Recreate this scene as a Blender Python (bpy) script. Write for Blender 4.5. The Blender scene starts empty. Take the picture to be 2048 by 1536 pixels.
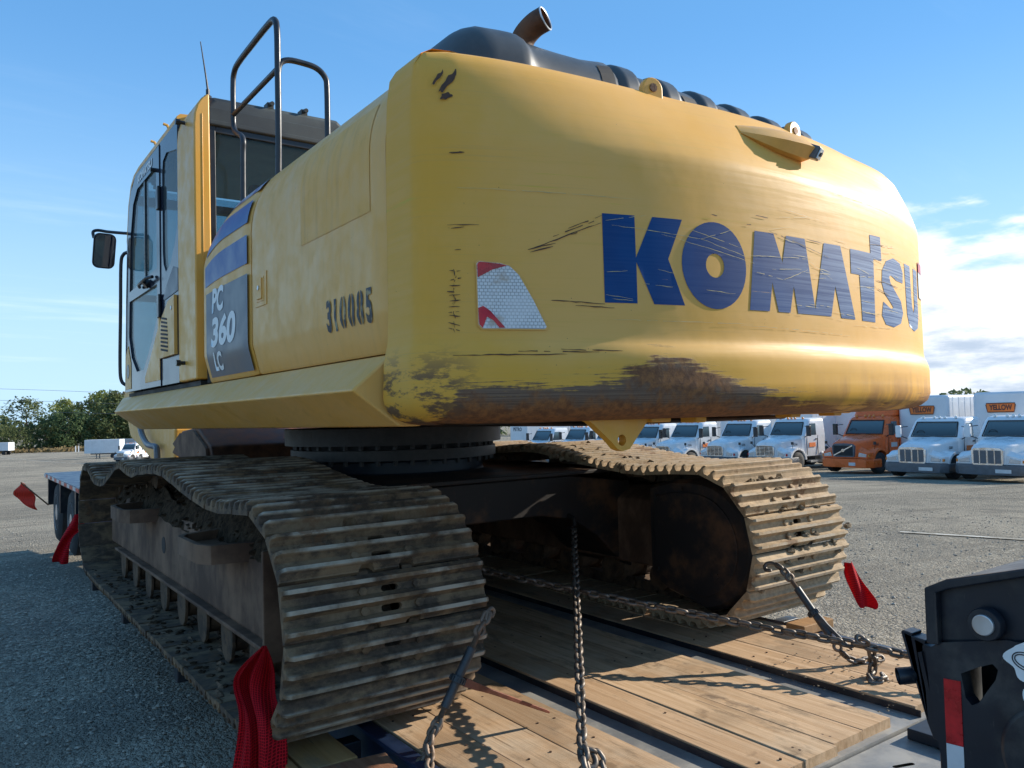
import bpy, bmesh, math, random
from mathutils import Vector, Matrix
R = math.radians
rnd = random.Random(7)
S = bpy.context.scene
COL = S.collection

# ------------------------------------------------------------------ camera, sky, sun, exposure
cam = bpy.data.cameras.new('camera')
cam.sensor_fit = 'HORIZONTAL'; cam.sensor_width = 36.0
cam.lens = 36.0 * 1595.05 / 2048.0
cam.clip_start = 0.05; cam.clip_end = 6000
camo = bpy.data.objects.new('camera', cam); COL.objects.link(camo)
YAW, PITCH, ROLL = 0.621, 0.037, -0.025
_f = Vector((math.sin(YAW) * math.cos(PITCH), math.cos(YAW) * math.cos(PITCH), math.sin(PITCH)))
_r = Vector((math.cos(YAW), -math.sin(YAW), 0)); _u = _r.cross(_f)
_r2 = _r * math.cos(ROLL) + _u * math.sin(ROLL); _u2 = -_r * math.sin(ROLL) + _u * math.cos(ROLL)
CAM = Vector((-2.697, -5.263, 1.273))
_m = Matrix((( _r2.x, _u2.x, -_f.x, CAM.x), (_r2.y, _u2.y, -_f.y, CAM.y), (_r2.z, _u2.z, -_f.z, CAM.z), (0, 0, 0, 1)))
camo.matrix_world = _m
S.camera = camo

SUN_EL = R(24.0); SUN_AZ = R(102.7)          # azimuth clockwise from +Y
SUN = Vector((math.sin(SUN_AZ) * math.cos(SUN_EL), math.cos(SUN_AZ) * math.cos(SUN_EL), math.sin(SUN_EL)))
sl = bpy.data.lights.new('sun', 'SUN'); sl.energy = 3.2; sl.angle = R(0.5); sl.color = (1.0, 0.92, 0.79)
so = bpy.data.objects.new('sun', sl); COL.objects.link(so)
so.rotation_euler = (-SUN).to_track_quat('-Z', 'Y').to_euler()

W = bpy.data.worlds.new('World'); S.world = W; W.use_nodes = True
def build_world():
    nt = W.node_tree; nt.nodes.clear(); L = nt.links.new
    out = nt.nodes.new('ShaderNodeOutputWorld'); bg = nt.nodes.new('ShaderNodeBackground')
    sky = nt.nodes.new('ShaderNodeTexSky'); sky.sky_type = 'NISHITA'; sky.sun_disc = False
    sky.sun_elevation = SUN_EL; sky.sun_rotation = SUN_AZ
    sky.air_density = 1.0; sky.dust_density = 0.5; sky.ozone_density = 2.0; sky.altitude = 200
    bg.inputs['Strength'].default_value = 0.15
    tc = nt.nodes.new('ShaderNodeTexCoord'); sep = nt.nodes.new('ShaderNodeSeparateXYZ')
    L(tc.outputs['Generated'], sep.inputs[0])
    def math_(op, a, b=None, clamp=False):
        n = nt.nodes.new('ShaderNodeMath'); n.operation = op; n.use_clamp = clamp
        for i, s in enumerate((a, b)):
            if s is None: continue
            if isinstance(s, (int, float)): n.inputs[i].default_value = s
            else: L(s, n.inputs[i])
        return n.outputs[0]
    def mr(v, a, b, c, d):
        n = nt.nodes.new('ShaderNodeMapRange'); n.interpolation_type = 'SMOOTHSTEP'
        L(v, n.inputs['Value'])
        for k, x in zip(('From Min', 'From Max', 'To Min', 'To Max'), (a, b, c, d)): n.inputs[k].default_value = x
        return n.outputs['Result']
    # cloud layer seen from below: direction projected on a plane
    den = math_('ADD', math_('MAXIMUM', sep.outputs['Z'], 0.0), 0.16)
    px = math_('DIVIDE', sep.outputs['X'], den); py = math_('DIVIDE', sep.outputs['Y'], den)
    cmb = nt.nodes.new('ShaderNodeCombineXYZ'); L(px, cmb.inputs[0]); L(py, cmb.inputs[1])
    def noise(scale, detail, rough, vec, off=(0, 0, 0), sc=(1, 1, 1)):
        mp = nt.nodes.new('ShaderNodeMapping'); L(vec, mp.inputs[0])
        mp.inputs['Location'].default_value = off; mp.inputs['Scale'].default_value = sc
        n = nt.nodes.new('ShaderNodeTexNoise'); n.inputs['Scale'].default_value = scale
        n.inputs['Detail'].default_value = detail; n.inputs['Roughness'].default_value = rough
        L(mp.outputs[0], n.inputs['Vector']); return n.outputs['Fac']
    dv = tc.outputs['Generated']
    puff = noise(7.0, 9.0, 0.56, dv, (3.1, 1.7, 0.0), (1, 1, 3.6)); lump = noise(2.6, 3.0, 0.5, dv, (0.4, 0.9, 0.3), (1, 1, 1.6))
    dot = math_('ADD', math_('MULTIPLY', sep.outputs['X'], .93), math_('MULTIPLY', sep.outputs['Y'], .37))
    bank = mr(dot, .78, .96, -.16, .165)                       # height of the cloud bank in the east
    v = math_('ADD', math_('ADD', math_('MULTIPLY', math_('SUBTRACT', puff, .5), 1.0), math_('MULTIPLY', math_('SUBTRACT', lump, .5), .7)), math_('MULTIPLY', math_('SUBTRACT', bank, sep.outputs['Z']), 2.6))
    cum = mr(v, 0.0, 0.20, 0.0, 1.0)
    wis = noise(1.3, 6.0, 0.65, cmb.outputs[0], (5.0, 2.0, 0), (0.45, 2.2, 1))
    wisp = math_('MULTIPLY', mr(wis, 0.52, 0.80, 0.0, 0.40), mr(sep.outputs['Z'], 0.0, 0.35, 1.0, 0.12))
    shade = mr(math_('ADD', noise(8.0, 8.0, 0.6, dv, (3.1, 1.72, 0.05), (1, 1, 4.2)), math_('MULTIPLY', sep.outputs['Z'], 1.3)), 0.42, 0.72, 0.0, 1.0)
    ccol = nt.nodes.new('ShaderNodeMixRGB'); L(shade, ccol.inputs[0])
    ccol.inputs[1].default_value = (1.7, 2.05, 2.55, 1); ccol.inputs[2].default_value = (3.7, 3.8, 3.9, 1)
    hs = nt.nodes.new('ShaderNodeHueSaturation'); hs.inputs['Saturation'].default_value = 1.12; hs.inputs['Value'].default_value = SKY_VAL
    # soft ceiling on the glare next to the sun, so that the sky keeps its blue
    cv = nt.nodes.new('ShaderNodeSeparateColor'); cv.mode = 'HSV'; L(sky.outputs[0], cv.inputs[0])
    vv = math_('DIVIDE', math_('MULTIPLY', cv.outputs[2], math_('MULTIPLY', mr(sep.outputs['Z'], 0.05, .6, 1.06, .80), SKY_TOP)), math_('ADD', cv.outputs[2], SKY_CAP))
    ss = mr(sep.outputs['Z'], -.02, .45, .41, .73)
    hh = mr(sep.outputs['Z'], -.02, .45, .578, .603)
    cc = nt.nodes.new('ShaderNodeCombineColor'); cc.mode = 'HSV'; L(hh, cc.inputs[0]); L(ss, cc.inputs[1]); L(vv, cc.inputs[2])
    L(cc.outputs[0], hs.inputs['Color'])
    m1 = nt.nodes.new('ShaderNodeMixRGB'); L(wisp, m1.inputs[0]); L(hs.outputs[0], m1.inputs[1]); m1.inputs[2].default_value = (3.6, 4.0, 4.4, 1)
    m2 = nt.nodes.new('ShaderNodeMixRGB'); L(cum, m2.inputs[0]); L(m1.outputs[0], m2.inputs[1]); L(ccol.outputs[0], m2.inputs[2])
    L(m2.outputs[0], bg.inputs['Color']); L(bg.outputs[0], out.inputs['Surface'])
CLOUD_OFF = (0.0, 0.0, 0.0); SKY_VAL = 1.0; SKY_CAP = 1.2; SKY_TOP = 3.95
build_world()
VS = S.view_settings
VS.view_transform = 'Standard'; VS.look = 'None'; VS.gamma = 1.0; VS.use_curve_mapping = False; VS.exposure = 1.2
S.render.resolution_x = 1024; S.render.resolution_y = 768

# ------------------------------------------------------------------ mesh helpers
class MB:
    def __init__(s): s.v = []; s.f = []
    def add(s, vs, fs):
        n = len(s.v); s.v += [tuple(p) for p in vs]; s.f += [tuple(i + n for i in f) for f in fs]; return s
    def box(s, x0, x1, y0, y1, z0, z1):
        return s.add([(x0,y0,z0),(x1,y0,z0),(x1,y1,z0),(x0,y1,z0),(x0,y0,z1),(x1,y0,z1),(x1,y1,z1),(x0,y1,z1)],
              [(0,3,2,1),(4,5,6,7),(0,1,5,4),(1,2,6,5),(2,3,7,6),(3,0,4,7)])
    def obox(s, c, a, b, d):
        c = Vector(c); a = Vector(a); b = Vector(b); d = Vector(d)
        vs = [c+i*a+j*b+k*d for k in (-1,1) for i, j in ((-1,-1),(1,-1),(1,1),(-1,1))]
        return s.add(vs, [(0,3,2,1),(4,5,6,7),(0,1,5,4),(1,2,6,5),(2,3,7,6),(3,0,4,7)])
    def prism(s, pts, ax, a, b):
        def P(h, p): return {'x': (h, p[0], p[1]), 'y': (p[0], h, p[1]), 'z': (p[0], p[1], h)}[ax]
        n = len(pts)
        return s.add([P(a, p) for p in pts] + [P(b, p) for p in pts],
              [tuple(range(n))[::-1], tuple(range(n, 2*n))] + [(i, (i+1) % n, n+(i+1) % n, n+i) for i in range(n)])
    def loft(s, rings, cap=True, closed=True):
        n = len(rings[0]); vs = [p for r in rings for p in r]; fs = []
        for k in range(len(rings)-1):
            for i in range(n if closed else n-1):
                j = (i+1) % n; fs.append((k*n+i, k*n+j, (k+1)*n+j, (k+1)*n+i))
        if cap and closed: fs += [tuple(range(n))[::-1], tuple(range((len(rings)-1)*n, len(rings)*n))]
        return s.add(vs, fs)
    def tube(s, pts, r, n=10, closed=False, cap=True):
        pts = [Vector(p) for p in pts]; N = len(pts); rings = []; up = None
        for i, p in enumerate(pts):
            a = pts[(i-1) % N] if (closed or i > 0) else p; b = pts[(i+1) % N] if (closed or i < N-1) else p
            t = (b-a).normalized()
            if up is None:
                up = Vector((0,0,1)) if abs(t.z) < .9 else Vector((1,0,0))
            u = (up - t*up.dot(t)).normalized(); w = t.cross(u); up = u
            rr = r[i] if isinstance(r, (list, tuple)) else r
            rings.append([p + (u*math.cos(2*math.pi*k/n) + w*math.sin(2*math.pi*k/n))*rr for k in range(n)])
        if closed: rings.append(rings[0])
        return s.loft(rings, cap=cap and not closed)
    def cyl(s, p0, p1, r, n=16, r1=None): return s.tube([p0, p1], [r, r if r1 is None else r1], n)
    def lathe(s, c, ax, prof, n=24):
        c = Vector(c); rings = []
        E = {'x': (Vector((1,0,0)), Vector((0,1,0)), Vector((0,0,1))), 'y': (Vector((0,1,0)), Vector((0,0,1)), Vector((1,0,0))), 'z': (Vector((0,0,1)), Vector((1,0,0)), Vector((0,1,0)))}[ax]
        for r, h in prof: rings.append([c + E[0]*h + (E[1]*math.cos(2*math.pi*k/n) + E[2]*math.sin(2*math.pi*k/n))*r for k in range(n)])
        return s.loft(rings)
    def xf(s, M):
        s.v = [tuple(M @ Vector(p)) for p in s.v]; return s
    def merge(s, o): return s.add(o.v, o.f)

def mesh_from(mb, name, mat, smooth=40):
    me = bpy.data.meshes.new(name); me.from_pydata(mb.v, [], mb.f); me.update()
    bm = bmesh.new(); bm.from_mesh(me); bmesh.ops.recalc_face_normals(bm, faces=bm.faces); bm.to_mesh(me); bm.free()
    if mat: me.materials.append(mat)
    if smooth:
        me.polygons.foreach_set('use_smooth', [True]*len(me.polygons)); me.set_sharp_from_angle(angle=R(smooth))
    return me
def link(name, data, parent=None, loc=None):
    o = bpy.data.objects.new(name, data); COL.objects.link(o)
    if parent: o.parent = parent
    if loc is not None: o.location = loc
    return o
def obj(name, mb, mat, parent=None, smooth=40, bevel=0, seg=2, loc=None):
    me = mesh_from(mb, name, mat, smooth if not bevel else 0)
    o = link(name, me, parent, loc)
    if bevel:
        m = o.modifiers.new('bevel', 'BEVEL'); m.width = bevel; m.segments = seg; m.limit_method = 'ANGLE'; m.angle_limit = R(35); m.harden_normals = True
        me.polygons.foreach_set('use_smooth', [True]*len(me.polygons))
    return o
def tag(o, label=None, cat=None, group=None, kind=None):
    for k, x in (('label', label), ('category', cat), ('group', group), ('kind', kind)):
        if x: o[k] = x
    return o
def thing(name, label, cat, loc=(0,0,0), rz=0, group=None):
    o = link(name, None, None, loc); o.rotation_euler = (0,0,rz); o.empty_display_size = .2
    return tag(o, label, cat, group)
def copy_tree(o, parent=None):
    c = o.copy(); COL.objects.link(c); c.parent = parent
    for ch in list(o.children): copy_tree(ch, c)
    return c
def shape2d(loops):
    """fill closed 2D loops (holes allowed) -> (verts, faces)"""
    cu = bpy.data.curves.new('s', 'CURVE'); cu.dimensions = '2D'; cu.fill_mode = 'BOTH'
    for lp in loops:
        sp = cu.splines.new('POLY'); sp.points.add(len(lp)-1); sp.use_cyclic_u = True
        for p, q in zip(sp.points, lp): p.co = (q[0], q[1], 0, 1)
    return curve2d(cu)
def curve2d(cu):
    o = bpy.data.objects.new('s', cu); COL.objects.link(o)
    dg = bpy.context.evaluated_depsgraph_get(); dg.update()
    me = bpy.data.meshes.new_from_object(o.evaluated_get(dg)); bpy.data.objects.remove(o)
    r = ([tuple(v.co) for v in me.vertices], [tuple(p.vertices) for p in me.polygons]); bpy.data.meshes.remove(me); return r
def text2d(s, size, shear=0, bold=0, sx=1.0, space=1.0):
    cu = bpy.data.curves.new('t', 'FONT'); cu.body = s; cu.size = size; cu.shear = shear; cu.offset = bold; cu.space_character = space
    cu.resolution_u = 4
    v, f = curve2d(cu)
    x0 = min(p[0] for p in v); x1 = max(p[0] for p in v); y0 = min(p[1] for p in v); y1 = max(p[1] for p in v)
    return [((p[0]-x0)*sx, p[1]-y0, 0) for p in v], f, (x1-x0)*sx, y1-y0
def mapped(name, vf, fn, mat, parent, cut_u=None, cut_v=None):
    """2D shape cut on a grid, then bent onto a surface by fn(u, v)"""
    me = bpy.data.meshes.new(name); me.from_pydata(vf[0], [], vf[1]); bm = bmesh.new(); bm.from_mesh(me)
    bmesh.ops.remove_doubles(bm, verts=bm.verts, dist=1e-5)
    for ax, c in ((0, cut_u), (1, cut_v)):
        if not c: continue
        lo = min(v.co[ax] for v in bm.verts); hi = max(v.co[ax] for v in bm.verts); k = math.ceil(lo/c)*c
        while k < hi:
            co = [0,0,0]; no = [0,0,0]; co[ax] = k; no[ax] = 1
            bmesh.ops.bisect_plane(bm, geom=bm.verts[:]+bm.edges[:]+bm.faces[:], plane_co=co, plane_no=no); k += c
    bmesh.ops.triangulate(bm, faces=bm.faces)
    for v in bm.verts: v.co = fn(v.co.x, v.co.y)
    bm.to_mesh(me); bm.free(); me.materials.append(mat)
    me.polygons.foreach_set('use_smooth', [True]*len(me.polygons))
    return link(name, me, parent)
def interp(x, xs, ys):
    if x <= xs[0]: return ys[0]
    for i in range(1, len(xs)):
        if x <= xs[i]:
            t = (x-xs[i-1])/(xs[i]-xs[i-1]); return ys[i-1]+(ys[i]-ys[i-1])*t
    return ys[-1]
def sstep(a, b, x):
    t = min(max((x-a)/(b-a), 0), 1); return t*t*(3-2*t)
def ray(px, py):
    """direction through a pixel of the 2048 x 1536 photograph"""
    return _f + _r2*((px-1024)/1595.05) + _u2*((768-py)/1595.05)
def crom(pts, k=6):
    pts = [Vector(p) for p in pts]; out = []
    P = [pts[0]*2-pts[1]] + pts + [pts[-1]*2-pts[-2]]
    for i in range(1, len(P)-2):
        for j in range(k):
            t = j/k; a, b, c, d = P[i-1:i+3]
            out.append(.5*((2*b)+(c-a)*t+(2*a-5*b+4*c-d)*t*t+(3*b-a-3*c+d)*t**3))
    return out + [pts[-1]]

# ------------------------------------------------------------------ materials
class N:
    def __init__(s, name):
        s.m = bpy.data.materials.new(name); s.m.use_nodes = True; s.nt = s.m.node_tree; s.nt.nodes.clear()
        s.out = s.n('ShaderNodeOutputMaterial'); s.b = s.n('ShaderNodeBsdfPrincipled'); s.L(s.b.outputs[0], s.out.inputs[0])
        s._tc = None
    def n(s, t): return s.nt.nodes.new(t)
    def L(s, a, b): s.nt.links.new(a, b)
    def put(s, sock, v):
        if isinstance(v, bpy.types.NodeSocket): s.L(v, sock)
        elif sock.type == 'RGBA' and isinstance(v, (int, float)): sock.default_value = (v, v, v, 1)
        elif isinstance(v, (tuple, list)) and len(v) == 3 and sock.type == 'RGBA': sock.default_value = (*v, 1)
        else: sock.default_value = v
    def co(s, which='Object'):
        if s._tc is None: s._tc = s.n('ShaderNodeTexCoord')
        return s._tc.outputs[which]
    def map(s, sc=(1,1,1), loc=(0,0,0), rot=(0,0,0), vec=None):
        m = s.n('ShaderNodeMapping'); s.L(vec or s.co(), m.inputs[0]); m.inputs['Scale'].default_value = sc; m.inputs['Location'].default_value = loc; m.inputs['Rotation'].default_value = rot
        return m.outputs[0]
    def noise(s, scale, detail=5, rough=.55, vec=None, dist=0):
        n = s.n('ShaderNodeTexNoise'); n.inputs['Scale'].default_value = scale; n.inputs['Detail'].default_value = detail; n.inputs['Roughness'].default_value = rough; n.inputs['Distortion'].default_value = dist
        s.L(vec or s.co(), n.inputs['Vector']); return n.outputs['Fac']
    def vor(s, scale, vec=None, feature='F1', out='Distance', rand=1.0):
        n = s.n('ShaderNodeTexVoronoi'); n.feature = feature; n.inputs['Scale'].default_value = scale; n.inputs['Randomness'].default_value = rand
        s.L(vec or s.co(), n.inputs['Vector']); return n.outputs[out]
    def mr(s, v, a, b, c=0., d=1., smooth=True):
        n = s.n('ShaderNodeMapRange'); n.interpolation_type = 'SMOOTHSTEP' if smooth else 'LINEAR'
        s.put(n.inputs['Value'], v)
        for k, x in zip(('From Min', 'From Max', 'To Min', 'To Max'), (a, b, c, d)): n.inputs[k].default_value = x
        return n.outputs['Result']
    def ma(s, op, a, b=0., clamp=False):
        n = s.n('ShaderNodeMath'); n.operation = op; n.use_clamp = clamp; s.put(n.inputs[0], a); s.put(n.inputs[1], b); return n.outputs[0]
    def mix(s, f, a, b, mode='MIX'):
        n = s.n('ShaderNodeMixRGB'); n.blend_type = mode; s.put(n.inputs[0], f); s.put(n.inputs[1], a); s.put(n.inputs[2], b); return n.outputs[0]
    def xyz(s, vec=None):
        n = s.n('ShaderNodeSeparateXYZ'); s.L(vec or s.co(), n.inputs[0]); return n.outputs
    def pw(s, v, pts):
        """piecewise linear curve of v"""
        lo, hi = pts[0][0], pts[-1][0]; r = s.n('ShaderNodeValToRGB'); r.color_ramp.interpolation = 'LINEAR'; e = r.color_ramp.elements
        while len(e) < len(pts): e.new(.5)
        for q, (p, val) in zip(e, pts): q.position = (p-lo)/(hi-lo); q.color = (val, val, val, 1)
        s.L(s.mr(v, lo, hi, 0, 1, False), r.inputs[0]); return r.outputs[0]
    def rand(s):
        n = s.n('ShaderNodeObjectInfo'); return n.outputs['Random']
    def rvec(s, k=37.0):
        """object coordinates shifted by a random amount for each object"""
        r = s.ma('MULTIPLY', s.rand(), k); c = s.n('ShaderNodeCombineXYZ'); s.L(r, c.inputs[0]); s.L(r, c.inputs[1]); s.L(r, c.inputs[2])
        a = s.n('ShaderNodeVectorMath'); a.operation = 'ADD'; s.L(s.co(), a.inputs[0]); s.L(c.outputs[0], a.inputs[1]); return a.outputs[0]
    def bump(s, h, strength=.4, dist=.01):
        b = s.n('ShaderNodeBump'); b.inputs['Strength'].default_value = strength; b.inputs['Distance'].default_value = dist; s.L(h, b.inputs['Height']); s.L(b.outputs[0], s.b.inputs['Normal']); return s
    def done(s, col, rough=.5, metal=0., spec=None, **k):
        s.put(s.b.inputs['Base Color'], col); s.put(s.b.inputs['Roughness'], rough); s.put(s.b.inputs['Metallic'], metal)
        if spec is not None: s.put(s.b.inputs['Specular IOR Level'], spec)
        for kk, v in k.items(): s.put(s.b.inputs[kk], v)
        return s.m
def plain(name, col, rough=.5, metal=0., var=.25, scale=6., bump=0., spec=None):
    s = N(name); v = s.rvec(); n = s.noise(scale, 6, .6, v)
    c = s.mix(s.mr(n, .3, .7), tuple(x*(1-var) for x in col), tuple(min(1, x*(1+var)) for x in col))
    if bump: s.bump(s.noise(scale*12, 4, .6, v), bump, .004)
    return s.done(c, s.mr(n, .3, .7, max(.02, rough-.08), min(1, rough+.08)), metal, spec)

YEL_FRESH = (0.77, 0.355, 0.018); YEL_FADE = (0.77, 0.415, 0.108)
def yellow(name, fade=.75, grime=.35, rough=.42):
    s = N(name); z = s.xyz()[2]
    n1 = s.noise(1.6, 6, .6); n2 = s.noise(9, 6, .65); fine = s.noise(60, 3, .6)
    stre = s.noise(3.0, 6, .6, s.map((9, 9, .7)))                     # rain streaks down the panels
    c = s.mix(s.mr(n1, .32, .62, fade-.25, min(1, fade+.25)), YEL_FRESH, YEL_FADE)
    c = s.mix(s.mr(stre, .45, .75, 0, grime), c, (.62, .335, .095))
    c = s.mix(s.mr(n2, .58, .8, 0, grime*.8), c, (.47, .26, .085))
    spk = s.mr(s.vor(26, s.map((1,1,1))), .035, .05, 1, 0)
    c = s.mix(s.ma('MULTIPLY', spk, s.mr(s.noise(2.5), .52, .62, 0, .85)), c, (.09, .045, .02))
    s.bump(fine, .06, .002)
    return s.done(c, s.mr(n2, .3, .7, rough-.08, rough+.14))
M = {}
M['yellow'] = yellow('yellow_paint'); M['yellow_deep'] = yellow('yellow_paint_deep', .25, .55, .4); M['yellow_cab'] = yellow('yellow_paint_cab', .50, .06, .38)
def cw_paint():
    s = N('counterweight_paint'); X = s.xyz(); x, y, z = X[0], X[1], X[2]
    n1 = s.noise(1.5, 6, .6); n2 = s.noise(8, 7, .65)
    hz = s.noise(1.0, 8, .62, s.map((2.2, 2.2, 60)))                  # drag marks along the rear
    hz2 = s.noise(1.0, 8, .7, s.map((1.2, 1.2, 190), (3, 1, 2)))
    c = s.mix(s.mr(n1, .35, .62, .45, .95), YEL_FRESH, YEL_FADE)
    # fresher yellow towards the left corner and the lower bulge
    left = s.mr(s.ma('ADD', x, s.ma('MULTIPLY', n2, .5)), -1.35, -.75, .75, 0.)
    lowb = s.mr(s.ma('ADD', z, s.ma('MULTIPLY', n1, .15)), 1.46, 1.60, .75, 0.)
    c = s.mix(s.ma('MAXIMUM', left, lowb), c, (.72, .36, .03))
    c = s.mix(s.mr(hz, .54, .70, 0, .45), c, (.68, .375, .075))
    c = s.mix(s.mr(hz2, .56, .72, 0, .45), c, (.54, .31, .10))
    gl = s.mr(hz, .60, .66); glz = s.ma('MULTIPLY', gl, s.mr(s.ma('ABSOLUTE', s.ma('SUBTRACT', z, 1.99)), .04, .10, .6, 0.))
    c = s.mix(s.ma('MULTIPLY', glz, s.mr(x, -.75, -.2, 1, 0)), c, (.62, .44, .04))
    # scraped and rusted belly
    xw = x
    hgt = s.pw(s.ma('ADD', x, s.ma('MULTIPLY', s.ma('SUBTRACT', s.noise(2.2, 5), .5), .35)), [(-1.46, .03), (-1.40, .14), (-1.05, .160), (-.86, .18), (-.78, .235), (-.66, .235), (-.52, .175), (-.30, .135), (-.05, .09), (.25, .05), (.9, .045), (1.25, .09), (1.5, .14)])
    edge = s.ma('ADD', s.ma('ADD', 1.215, hgt), s.ma('MULTIPLY', s.ma('SUBTRACT', s.noise(1.0, 8, .65, s.map((3.5, 3.5, 34), (1, 2, 3))), .5), .16))
    rn = s.noise(7, 8, .68); rf = s.noise(38, 6, .7)
    lng = s.noise(1.0, 9, .72, s.map((4.5, 4.5, 120), (7, 3, 1)))
    sm = s.mr(s.ma('SUBTRACT', edge, z), -.055, .075, 0, 1, False)
    scr = s.mr(s.ma('ADD', s.ma('ADD', sm, s.ma('MULTIPLY', s.ma('SUBTRACT', lng, .5), 1.5)), s.ma('MULTIPLY', s.ma('SUBTRACT', rn, .5), .9)), .40, .60)
    bare = s.mix(s.mr(hz2, .4, .6), (.20, .125, .080), (.115, .070, .046))
    rust = s.mix(s.mr(rf, .35, .65), (.29, .118, .038), (.14, .058, .026))
    rmask = s.ma('MAXIMUM', s.mr(s.ma('ADD', s.ma('SUBTRACT', 1.335, z), s.ma('MULTIPLY', s.ma('SUBTRACT', rn, .5), .35)), -.0, .06), s.ma('MULTIPLY', s.mr(s.ma('ABSOLUTE', s.ma('ADD', xw, .66)), .14, .34, 1, 0), s.mr(rn, .42, .56)))
    worn = s.mix(rmask, bare, rust)
    c = s.mix(scr, c, worn)
    # thin rust wash over the yellow at the right end of the belly
    wash = s.ma('MULTIPLY', s.mr(s.ma('ADD', z, s.ma('MULTIPLY', rn, .16)), 1.34, 1.54, .9, 0), s.mr(s.noise(1.5, 6, .6, s.map((6, 6, 1.2))), .38, .62))
    c = s.mix(s.ma('MULTIPLY', wash, s.mr(x, -.4, .5)), c, (.34, .15, .045))
    # dark scrapes in the left corner
    cor = s.mr(s.noise(3.0, 8, .72, s.map((2.5, 2.5, 8), (4, 0, 1))), .49, .58)
    c = s.mix(s.ma('MULTIPLY', cor, s.ma('MULTIPLY', s.mr(x, -1.44, -1.30, 1, 0), s.mr(z, 1.36, 1.52, .95, 0.))), c, (.13, .075, .045))
    fl = s.mr(s.vor(30), .04, .055, 1, 0)
    c = s.mix(s.ma('MULTIPLY', fl, s.mr(s.noise(3), .5, .62, 0, .8)), c, (.10, .05, .025))
    s.bump(s.ma('ADD', s.ma('MULTIPLY', s.ma('MULTIPLY', rf, scr), 1.6), s.ma('ADD', s.ma('MULTIPLY', hz2, .25), s.ma('MULTIPLY', s.noise(4, 3, .5), 3.0))), .22, .004)
    rough = s.mix(scr, s.mr(hz, .35, .65, .50, .62), .70)
    return s.done(c, rough, 0, .32)
M['cw'] = cw_paint()
M['blue'] = plain('blue_decal', (.004, .060, .235), .38, var=.12)
def blue_letters():
    s = N('blue_lettering'); z = s.xyz()
    a = s.noise(1.0, 6, .7, s.map((1.6, 1.6, 170), (0, 0, 0), (0, .03, 0))); b = s.noise(1.0, 6, .7, s.map((2.5, 2.5, 90), (5, 2, 0), (0, -.06, 0)))
    c = s.mix(s.mr(s.noise(3), .3, .7), (.001, .038, .150), (.001, .055, .195))
    c = s.mix(s.ma('MULTIPLY', s.mr(a, .36, .62), s.mr(z[0], -.55, .65, .06, .95)), c, (.17, .25, .39))
    c = s.mix(s.mr(b, .69, .72, 0, .8), c, YEL_FADE)
    c = s.mix(s.mr(a, .70, .73, 0, .8), c, (.50, .40, .17))
    return s.done(c, s.mr(a, .4, .65, .45, .58), 0, .16)
M['blue_letter'] = blue_letters()
M['faded_blue'] = (lambda s: s.done(s.mix(s.mr(s.noise(6, 8, .7, s.map((1, 3, 1))), .38, .6), (.03, .075, .24), (.45, .47, .52)), .45))(N('faded_blue_decal'))
M['grey_decal'] = plain('grey_decal', (.085, .10, .125), .4, var=.18)
M['white_print'] = plain('white_print', (.78, .78, .76), .5, var=.06)
M['stencil'] = (lambda s: s.done(s.mix(s.mr(s.noise(14, 6, .7), .5, .62), (.055, .055, .06), (.36, .27, .13)), .6))(N('stencil_paint'))
M['patch'] = yellow('sticker_residue', .95, .75, .6)
M['scratch_dark'] = plain('scratch_rust', (.075, .035, .018), .7, var=.4, scale=30)
M['scratch_light'] = plain('scratch_light', (.62, .47, .20), .5, var=.2, scale=30)
M['black'] = plain('black_paint', (.016, .018, .023), .32, var=.3)
M['black_gloss'] = plain('cab_black', (.018, .024, .042), .14, var=.15, scale=3, spec=.35)
def dusty(name, a, b, rough=.6):
    s = N(name); n = s.noise(2.4, 7, .65); nz = s.n('ShaderNodeNewGeometry'); nn = s.n('ShaderNodeSeparateXYZ'); s.L(nz.outputs['Normal'], nn.inputs[0])
    f = s.ma('MULTIPLY', s.mr(n, .35, .65), s.mr(nn.outputs[2], -.2, .8, .35, 1))
    return s.done(s.mix(f, a, b), rough)
M['roof'] = dusty('dusty_black_plastic', (.028, .032, .034), (.085, .095, .085), .55)
M['hood'] = dusty('grey_black_hood', (.040, .044, .047), (.085, .090, .092), .40)
M['rail'] = plain('handrail_black', (.020, .022, .028), .35, .0, .3, 20)
M['rubber'] = plain('rubber', (.022, .022, .022), .75, var=.3)
M['rustpipe'] = plain('rusty_pipe', (.13, .055, .025), .65, .3, .45, 9, .4)
def steel_mud(name, mud, dark, lo=.40, hi=.60, rough=.8, tips=True):
    s = N(name); v = s.rvec(); n = s.noise(5.0, 8, .66, s.map((1, 2.0, 2.0), vec=v)); f = s.noise(26, 7, .7, v); z = s.xyz()[2]
    mudc = s.mix(s.mr(f, .3, .7), tuple(c*.74 for c in mud), tuple(c*1.16 for c in mud))
    drk = s.mix(s.mr(f, .35, .65), dark, tuple(c*1.8 for c in dark))
    c = s.mix(s.mr(n, lo, hi), drk, mudc)
    # polished grouser tips
    tip = s.ma('MULTIPLY', s.mr(z, .026, .038), s.mr(s.noise(5, 5, .6, v), .40, .62))
    c = s.mix(s.mr(s.noise(2.1, 7, .7, v), .56, .64, 0, .75), c, tuple(x*1.35 for x in mud))
    if tips: c = s.mix(s.ma('MULTIPLY', tip, .85), c, (.46, .385, .29))
    c = s.mix(s.ma('MULTIPLY', s.mr(s.noise(4.3, 6, .7, v), .58, .66), .7), c, (.15, .075, .035))
    s.bump(s.ma('ADD', f, s.ma('MULTIPLY', n, 1.2)), .45, .005)
    return s.done(c, rough, 0.0, .3)
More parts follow.
